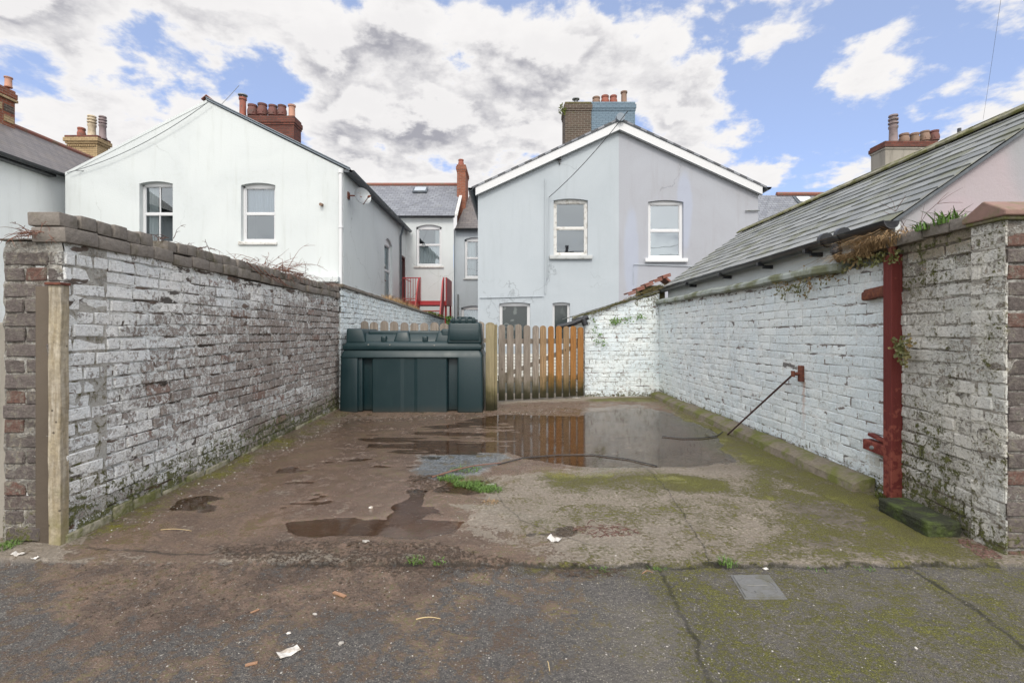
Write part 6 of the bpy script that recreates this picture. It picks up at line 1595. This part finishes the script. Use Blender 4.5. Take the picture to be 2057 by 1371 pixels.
# ground: fresh grass at the slab joint
def gtuft(px_, py_, n, h, sp, label, seed, m='grass_green', w=.0028):
    x, y = gp(px_, py_); mb = MB(); blades(mb, (x, y, gh_(x, y) - .005), n, h, sp, w, 1.3, seed)
    return tag(mb.build('grass_tuft', M[m]), label, 'grass', 'small grass tufts growing on the ground')
x, y = gp(925, 968)
mb = MB()
for i, (px_, py_, n, s_) in enumerate(((905, 962, 260, .09), (940, 972, 260, .10), (968, 978, 320, .10), (985, 985, 200, .08), (935, 944, 120, .12))):
    xx, yy = gp(px_, py_); blades(mb, (xx, yy, gh_(xx, yy) - .006), n, .05, s_, .0028, 1.5, 900 + i, base=(1.2, .8))
tag(mb.build('grass_patch', M['grass_green']), 'bright green patch of grass sprouting in the middle of the yard', 'grass', kind=None)
gtuft(835, 1127, 60, .03, .05, 'tiny grass tuft in the slab edge below the brown puddle', 11)
gtuft(880, 1129, 40, .025, .04, 'tiny grass tuft on the slab edge, just right of centre-left one', 12)
gtuft(1205, 1131, 50, .028, .05, 'tiny grass tuft in the slab edge at the start of the mossy lane', 13)
gtuft(1320, 1131, 40, .025, .05, 'tiny grass tuft in the slab edge left of the manhole cover', 14)
gtuft(1462, 1130, 70, .035, .05, 'larger grass tuft in the slab edge just above the manhole cover', 15)
gtuft(1640, 1131, 40, .025, .05, 'small grass tuft in the slab edge right of the manhole cover', 16)
gtuft(1735, 1131, 45, .025, .05, 'grass tuft in the slab edge near the right pier', 17)
gtuft(1775, 1000, 90, .07, .06, 'grey-green weed at the foot of the wall left of the red post', 18, 'moss_clump', .004)
gtuft(12, 1108, 90, .05, .06, 'grass tuft at the foot of the left brick pier', 19)
gtuft(985, 1008, 60, .03, .06, 'dry grass clump by the pale concrete corner in the yard', 20, 'dry_grass')
# clods and leaf litter at the slab edge: uncountable
mb = MB(); rnd = random.Random(77)
def bit(mb, x, y, s, rnd, zz=None, el=1.0):
    z_ = gh_(x, y) if zz is None else zz
    a = rnd.uniform(0, 6.28); ux = Vector((math.cos(a), math.sin(a), rnd.gauss(0, .15))) * s * el; uy = Vector((-math.sin(a), math.cos(a), rnd.gauss(0, .15))) * s * rnd.uniform(.4, .9); uz = Vector((rnd.gauss(0, .1), rnd.gauss(0, .1), 1)) * s * rnd.uniform(.25, .6)
    c = Vector((x, y, z_ + s * .12)); V_ = [c - ux, c - uy, c + ux * rnd.uniform(.7, 1), c + uy * rnd.uniform(.7, 1), c + uz, c - uz * .5, c + uz * .6 + ux * .5]
    mb.add(V_, [(0, 1, 4), (1, 2, 6), (1, 6, 4), (2, 3, 6), (3, 0, 4), (3, 4, 6), (1, 0, 5), (2, 1, 5), (3, 2, 5), (0, 3, 5)])
def scatter(mb, poly, n, smin, smax, seed, el=1.0):
    rnd = random.Random(seed); P_ = G(poly); xs_ = [p[0] for p in P_]; ys_ = [p[1] for p in P_]
    X = []; Y = []
    while len(X) < n:
        xx = np.array([rnd.uniform(min(xs_), max(xs_)) for _ in range(400)]); yy = np.array([rnd.uniform(min(ys_), max(ys_)) for _ in range(400)])
        ok = sdpoly(xx, yy, P_) < 0; X += xx[ok].tolist(); Y += yy[ok].tolist()
        if not ok.any() and len(X) == 0: break
    X = np.array(X[:n]); Y = np.array(Y[:n]); Z = ground_h(X, Y)
    for a, b_, c_ in zip(X, Y, Z): bit(mb, float(a), float(b_), rnd.uniform(smin, smax) * (1 if rnd.random() < .85 else 1.7), rnd, float(c_), el)
scatter(mb, [(430, 1105), (560, 1092), (740, 1090), (890, 1096), (1050, 1128), (900, 1145), (600, 1138), (450, 1122)], 1100, .003, .011, 5)
scatter(mb, [(140, 1130), (1100, 1130), (900, 1200), (500, 1240), (150, 1250)], 900, .002, .007, 6)
scatter(mb, [(820, 955), (890, 955), (900, 985), (825, 985)], 260, .004, .012, 7, 1.8)
scatter(mb, [(1100, 1128), (1260, 1132), (1250, 1150), (1120, 1148)], 160, .003, .009, 8, 2.0)
tag(mb.build('soil_clods', M['dark_litter']), 'dark soil crumbs and rotted leaves strewn along the slab edge', 'soil', kind='stuff')
mb = MB()
scatter(mb, [(150, 1070), (690, 830), (720, 838), (480, 960), (230, 1090)], 420, .003, .009, 15)
scatter(mb, [(200, 1371), (1500, 1371), (1200, 1140), (250, 1140)], 420, .002, .0045, 16)
scatter(mb, [(1200, 1371), (2040, 1371), (1990, 1140), (1250, 1140)], 300, .0018, .004, 17)
scatter(mb, [(600, 1100), (1000, 960), (1600, 960), (1900, 1110), (1300, 1125)], 330, .002, .005, 18)
scatter(mb, [(690, 835), (985, 832), (1170, 812), (1320, 806), (1320, 818), (1000, 838), (740, 846)], 260, .004, .010, 19)
tag(mb.build('grit', M['stone_grey']), 'pale grit and stone chips scattered over yard and lane', 'gravel', kind='stuff')
mb = MB()
scatter(mb, [(1920, 1085), (1960, 1080), (2015, 1120), (1975, 1122)], 260, .003, .009, 25, 1.6)
scatter(mb, [(1150, 1055), (1260, 1050), (1290, 1072), (1180, 1080)], 150, .002, .008, 26, 2.6)
tag(mb.build('leaf_litter', M['red_stem']), 'reddish rotting leaf litter in drifts on the concrete', 'leaves', kind='stuff')

def stick(a, b_, r, m, label, name='stick', bend=.02, group='sticks and straws lying on the ground', n=8, lift=.008):
    (x0_, y0_), (x1_, y1_) = gp(*a), gp(*b_); P_ = []
    for i in range(n + 1):
        t_ = i / n; x_ = x0_ + (x1_ - x0_) * t_ + bend * math.sin(t_ * 3.1) * (y1_ - y0_ + .1); y_ = y0_ + (y1_ - y0_) * t_ + bend * math.sin(t_ * 3.1)
        P_.append((x_, y_, max(gh_(x_, y_), -.006) + r + lift * math.sin(t_ * math.pi)))
    mb = MB(); mb.tube(P_, [r * (1 - .4 * i / n) for i in range(n + 1)], 6); return tag(mb.build(name, M[m], smooth=50), label, 'stick', group)
stick((868, 960), (1008, 930), .007, 'dry_stem', 'long brown stick lying beside the grass patch', bend=.02, lift=.02)
stick((830, 967), (900, 955), .006, 'dark_litter', 'short dark stick under the near end of the long one')
stick((836, 1241), (885, 1240), .0022, 'straw', 'pale straw lying across the middle of the lane', bend=.0)
stick((1100, 1325), (1104, 1345), .002, 'straw', 'tiny straw on the lane at the bottom of the photo', bend=.0)
stick((323, 1064), (385, 1066), .002, 'straw', 'thin straw on the mud near the left wall', bend=.0)
stick((1290, 1150), (1312, 1148), .002, 'orange_wood', 'reddish twig on the lane left of the manhole cover', bend=.01)
for i, (a, b_, l_) in enumerate((((1150, 1064), (1210, 1060), 'first reddish rotten twig on the dry concrete'), ((1205, 1078), (1245, 1070), 'forked rotten twig nearest the litter paper'), ((1225, 1058), (1275, 1066), 'rightmost rotten twig on the dry concrete'), ((1180, 1052), (1195, 1046), 'short rotten twig highest on the dry concrete'))):
    stick(a, b_, .003, 'red_stem', l_, 'twig', .02)
# splinters of orange wood
def flake_(px_, py_, w, l, rz, m, label, name, cat, t=.004, group=None, curl=.0):
    x, y = gp(px_, py_); z_ = gh_(x, y) + .002; mb = MB(); n = 6; c_, s_ = math.cos(rz), math.sin(rz); vs = []; fs = []
    rnd = random.Random(int(px_))
    for i in range(n + 1):
        for j in range(3):
            u_ = (i / n - .5) * l; v_ = (j / 2 - .5) * w * (1 + rnd.uniform(-.15, .15)); zz_ = z_ + t + curl * ((i / n - .5) ** 2 * 4) + curl * .5 * math.sin(i * 1.7 + j)
            vs.append((x + c_ * u_ - s_ * v_, y + s_ * u_ + c_ * v_, zz_))
    for i in range(n):
        for j in range(2): fs.append((i * 3 + j, i * 3 + j + 3, i * 3 + j + 4, i * 3 + j + 1))
    m0 = len(vs); vs2 = [(a, b_, c2_ - t) for a, b_, c2_ in vs]
    rim = [0, 1, 2] + [i * 3 + 2 for i in range(1, n + 1)] + [n * 3 + 1, n * 3] + [i * 3 for i in range(n - 1, 0, -1)]
    mb.add(vs + vs2, [f[::-1] for f in fs] + [tuple(q + m0 for q in f) for f in fs] + [(rim[k_], rim[(k_ + 1) % len(rim)], rim[(k_ + 1) % len(rim)] + m0, rim[k_] + m0) for k_ in range(len(rim))])
    return tag(mb.build(name, M[m]), label, cat, group)
flake_(682, 1186, .014, .075, -.5, 'orange_wood', 'orange-brown splinter of wood lying on the muddy lane', 'wood_splinter', 'splinter', .006)
flake_(505, 1322, .012, .04, .4, 'orange_wood', 'small orange chip at the lower left of the lane', 'wood_splinter', 'splinter', .004)
flake_(512, 1221, .010, .035, .9, 'orange_wood', 'small reddish chip on the mud left of the pale straw', 'wood_splinter', 'splinter', .003)
lp = flake_(580, 1299, .042, .075, .75, 'litter_paper', 'torn white paper wrapper with a red edge lying low on the lane', 'litter_paper', 'litter', .0015, 'scraps of white litter', .004)
flake_(1114, 1083, .055, .07, -.5, 'litter_paper', 'crumpled clear and white wrapper on the dry concrete', 'litter_paper', 'litter', .002, 'scraps of white litter', .012)
flake_(38, 1124, .03, .055, .1, 'litter_paper', 'white scrap of litter at the foot of the left pier', 'litter_paper', 'litter', .002, 'scraps of white litter', .008)
flake_(70, 1128, .02, .03, 1.1, 'litter_paper', 'smaller white scrap just right of the one by the left pier', 'litter_paper', 'litter', .002, 'scraps of white litter', .006)
flake_(985, 972, .03, .06, .4, 'stone_grey', 'flat grey slate fragment at the edge of the grass patch', 'slate_fragment', 'slate', .006)
flake_(1537, 1134, .016, .026, .2, 'litter_paper', 'tiny white scrap on the slab edge above the manhole cover', 'litter_paper', 'litter', .003, 'scraps of white litter', .002)
flake_(1158, 799, .03, .14, .05, 'litter_paper', 'white scrap at the foot of the gate near the brick store', 'litter_paper', 'litter', .006, 'scraps of white litter', .004)
def stone(px_, py_, s, label, m='stone_grey'):
    x, y = gp(px_, py_); bm = bmesh.new(); bmesh.ops.create_icosphere(bm, subdivisions=2, radius=1)
    rnd = random.Random(int(px_ + py_)); ph = [rnd.uniform(0, 6) for _ in range(6)]
    for v in bm.verts:
        c = v.co; k_ = 1 + .22 * math.sin(3 * c.x + ph[0]) * math.sin(2.5 * c.y + ph[1]) + .15 * math.sin(5 * c.z + ph[2] + 3 * c.x)
        v.co = Vector((c.x * k_ * s * (1 + .3 * math.sin(ph[3])), c.y * k_ * s * .8, max(c.z * k_ * s * .55, -.2 * s)))
    bmesh.ops.translate(bm, verts=bm.verts, vec=(x, y, gh_(x, y) + s * .22))
    mb = MB(); mb.bm(bm); return tag(mb.build('stone', M[m], smooth=60), label, 'stone', 'loose stones on the ground')
stone(685, 1281, .012, 'grey pebble right of the torn white wrapper')
stone(580, 1262, .008, 'small white pebble above the torn wrapper', 'litter_paper')
stone(633, 1224, .009, 'grey pebble on the mud left of the pale straw')
stone(205, 1050, .014, 'pale stone at the foot of the left wall near the pier')
stone(262, 1022, .012, 'pale stone second along the foot of the left wall')
stone(735, 1092, .016, 'pale lump of rubble on the slab edge')
stone(1662, 955, .022, 'white stone lying on the mossy concrete fillet', 'litter_paper')
stone(1840, 1290, .008, 'tiny white pebble on the lane at the lower right', 'litter_paper')
stone(745, 1020, .014, 'small white pebble beside the wet patch', 'litter_paper')
stone(870, 1187, .007, 'grey chip in the middle of the lane')
# long black cable lying in a curve across the puddle
pts_ = []
for px_, py_ in ((1000, 933), (1050, 920), (1120, 914), (1190, 913), (1260, 922), (1320, 936)):
    x, y = gp(px_, py_); pts_.append((x, y, .004))
mb = MB(); mb.tube(pts_, .005, 6); tag(mb.build('old_cable', M['cable_black'], smooth=50), 'thin black cable curving across the near edge of the big puddle', 'cable')
pts_ = []
for px_, py_ in ((1330, 876), (1370, 880), (1410, 880), (1440, 876), (1452, 868)):
    x, y = gp(px_, py_); pts_.append((x, y, .006))
mb = MB(); mb.tube(pts_, .006, 6); tag(mb.build('old_cable', M['cable_black'], smooth=50), 'short dark cable lying by the foot of the iron rod', 'cable')
# the pole across the lane, seen mirrored in the lower pane of the left blue-grey window
up_ = thing('utility_pole', (4.9, -15, 0), 'dark wooden utility pole and wires mirrored in the lower window pane', 'utility pole')
q = MB(); q.tube([(4.9, -15, -.1), (4.9, -15, 8.9)], [.16, .11], 10); q.build('pole', M['rod_iron'], up_)
q = MB(); q.box(4.2, 5.6, -15.06, -14.94, 8.2, 8.32); q.build('crossarm', M['rod_iron'], up_)
q = MB()
for xx, zz_ in ((-12, 9.6), (20, 9.4), (-9, 8.2), (18, 7.9)): q.tube([(4.9, -15, 8.3), ((4.9 + xx) / 2, -14, (8.3 + zz_) / 2 - .4), (xx, -13, zz_)], .02, 4)
q.build('wires', M['cable_black'], up_)
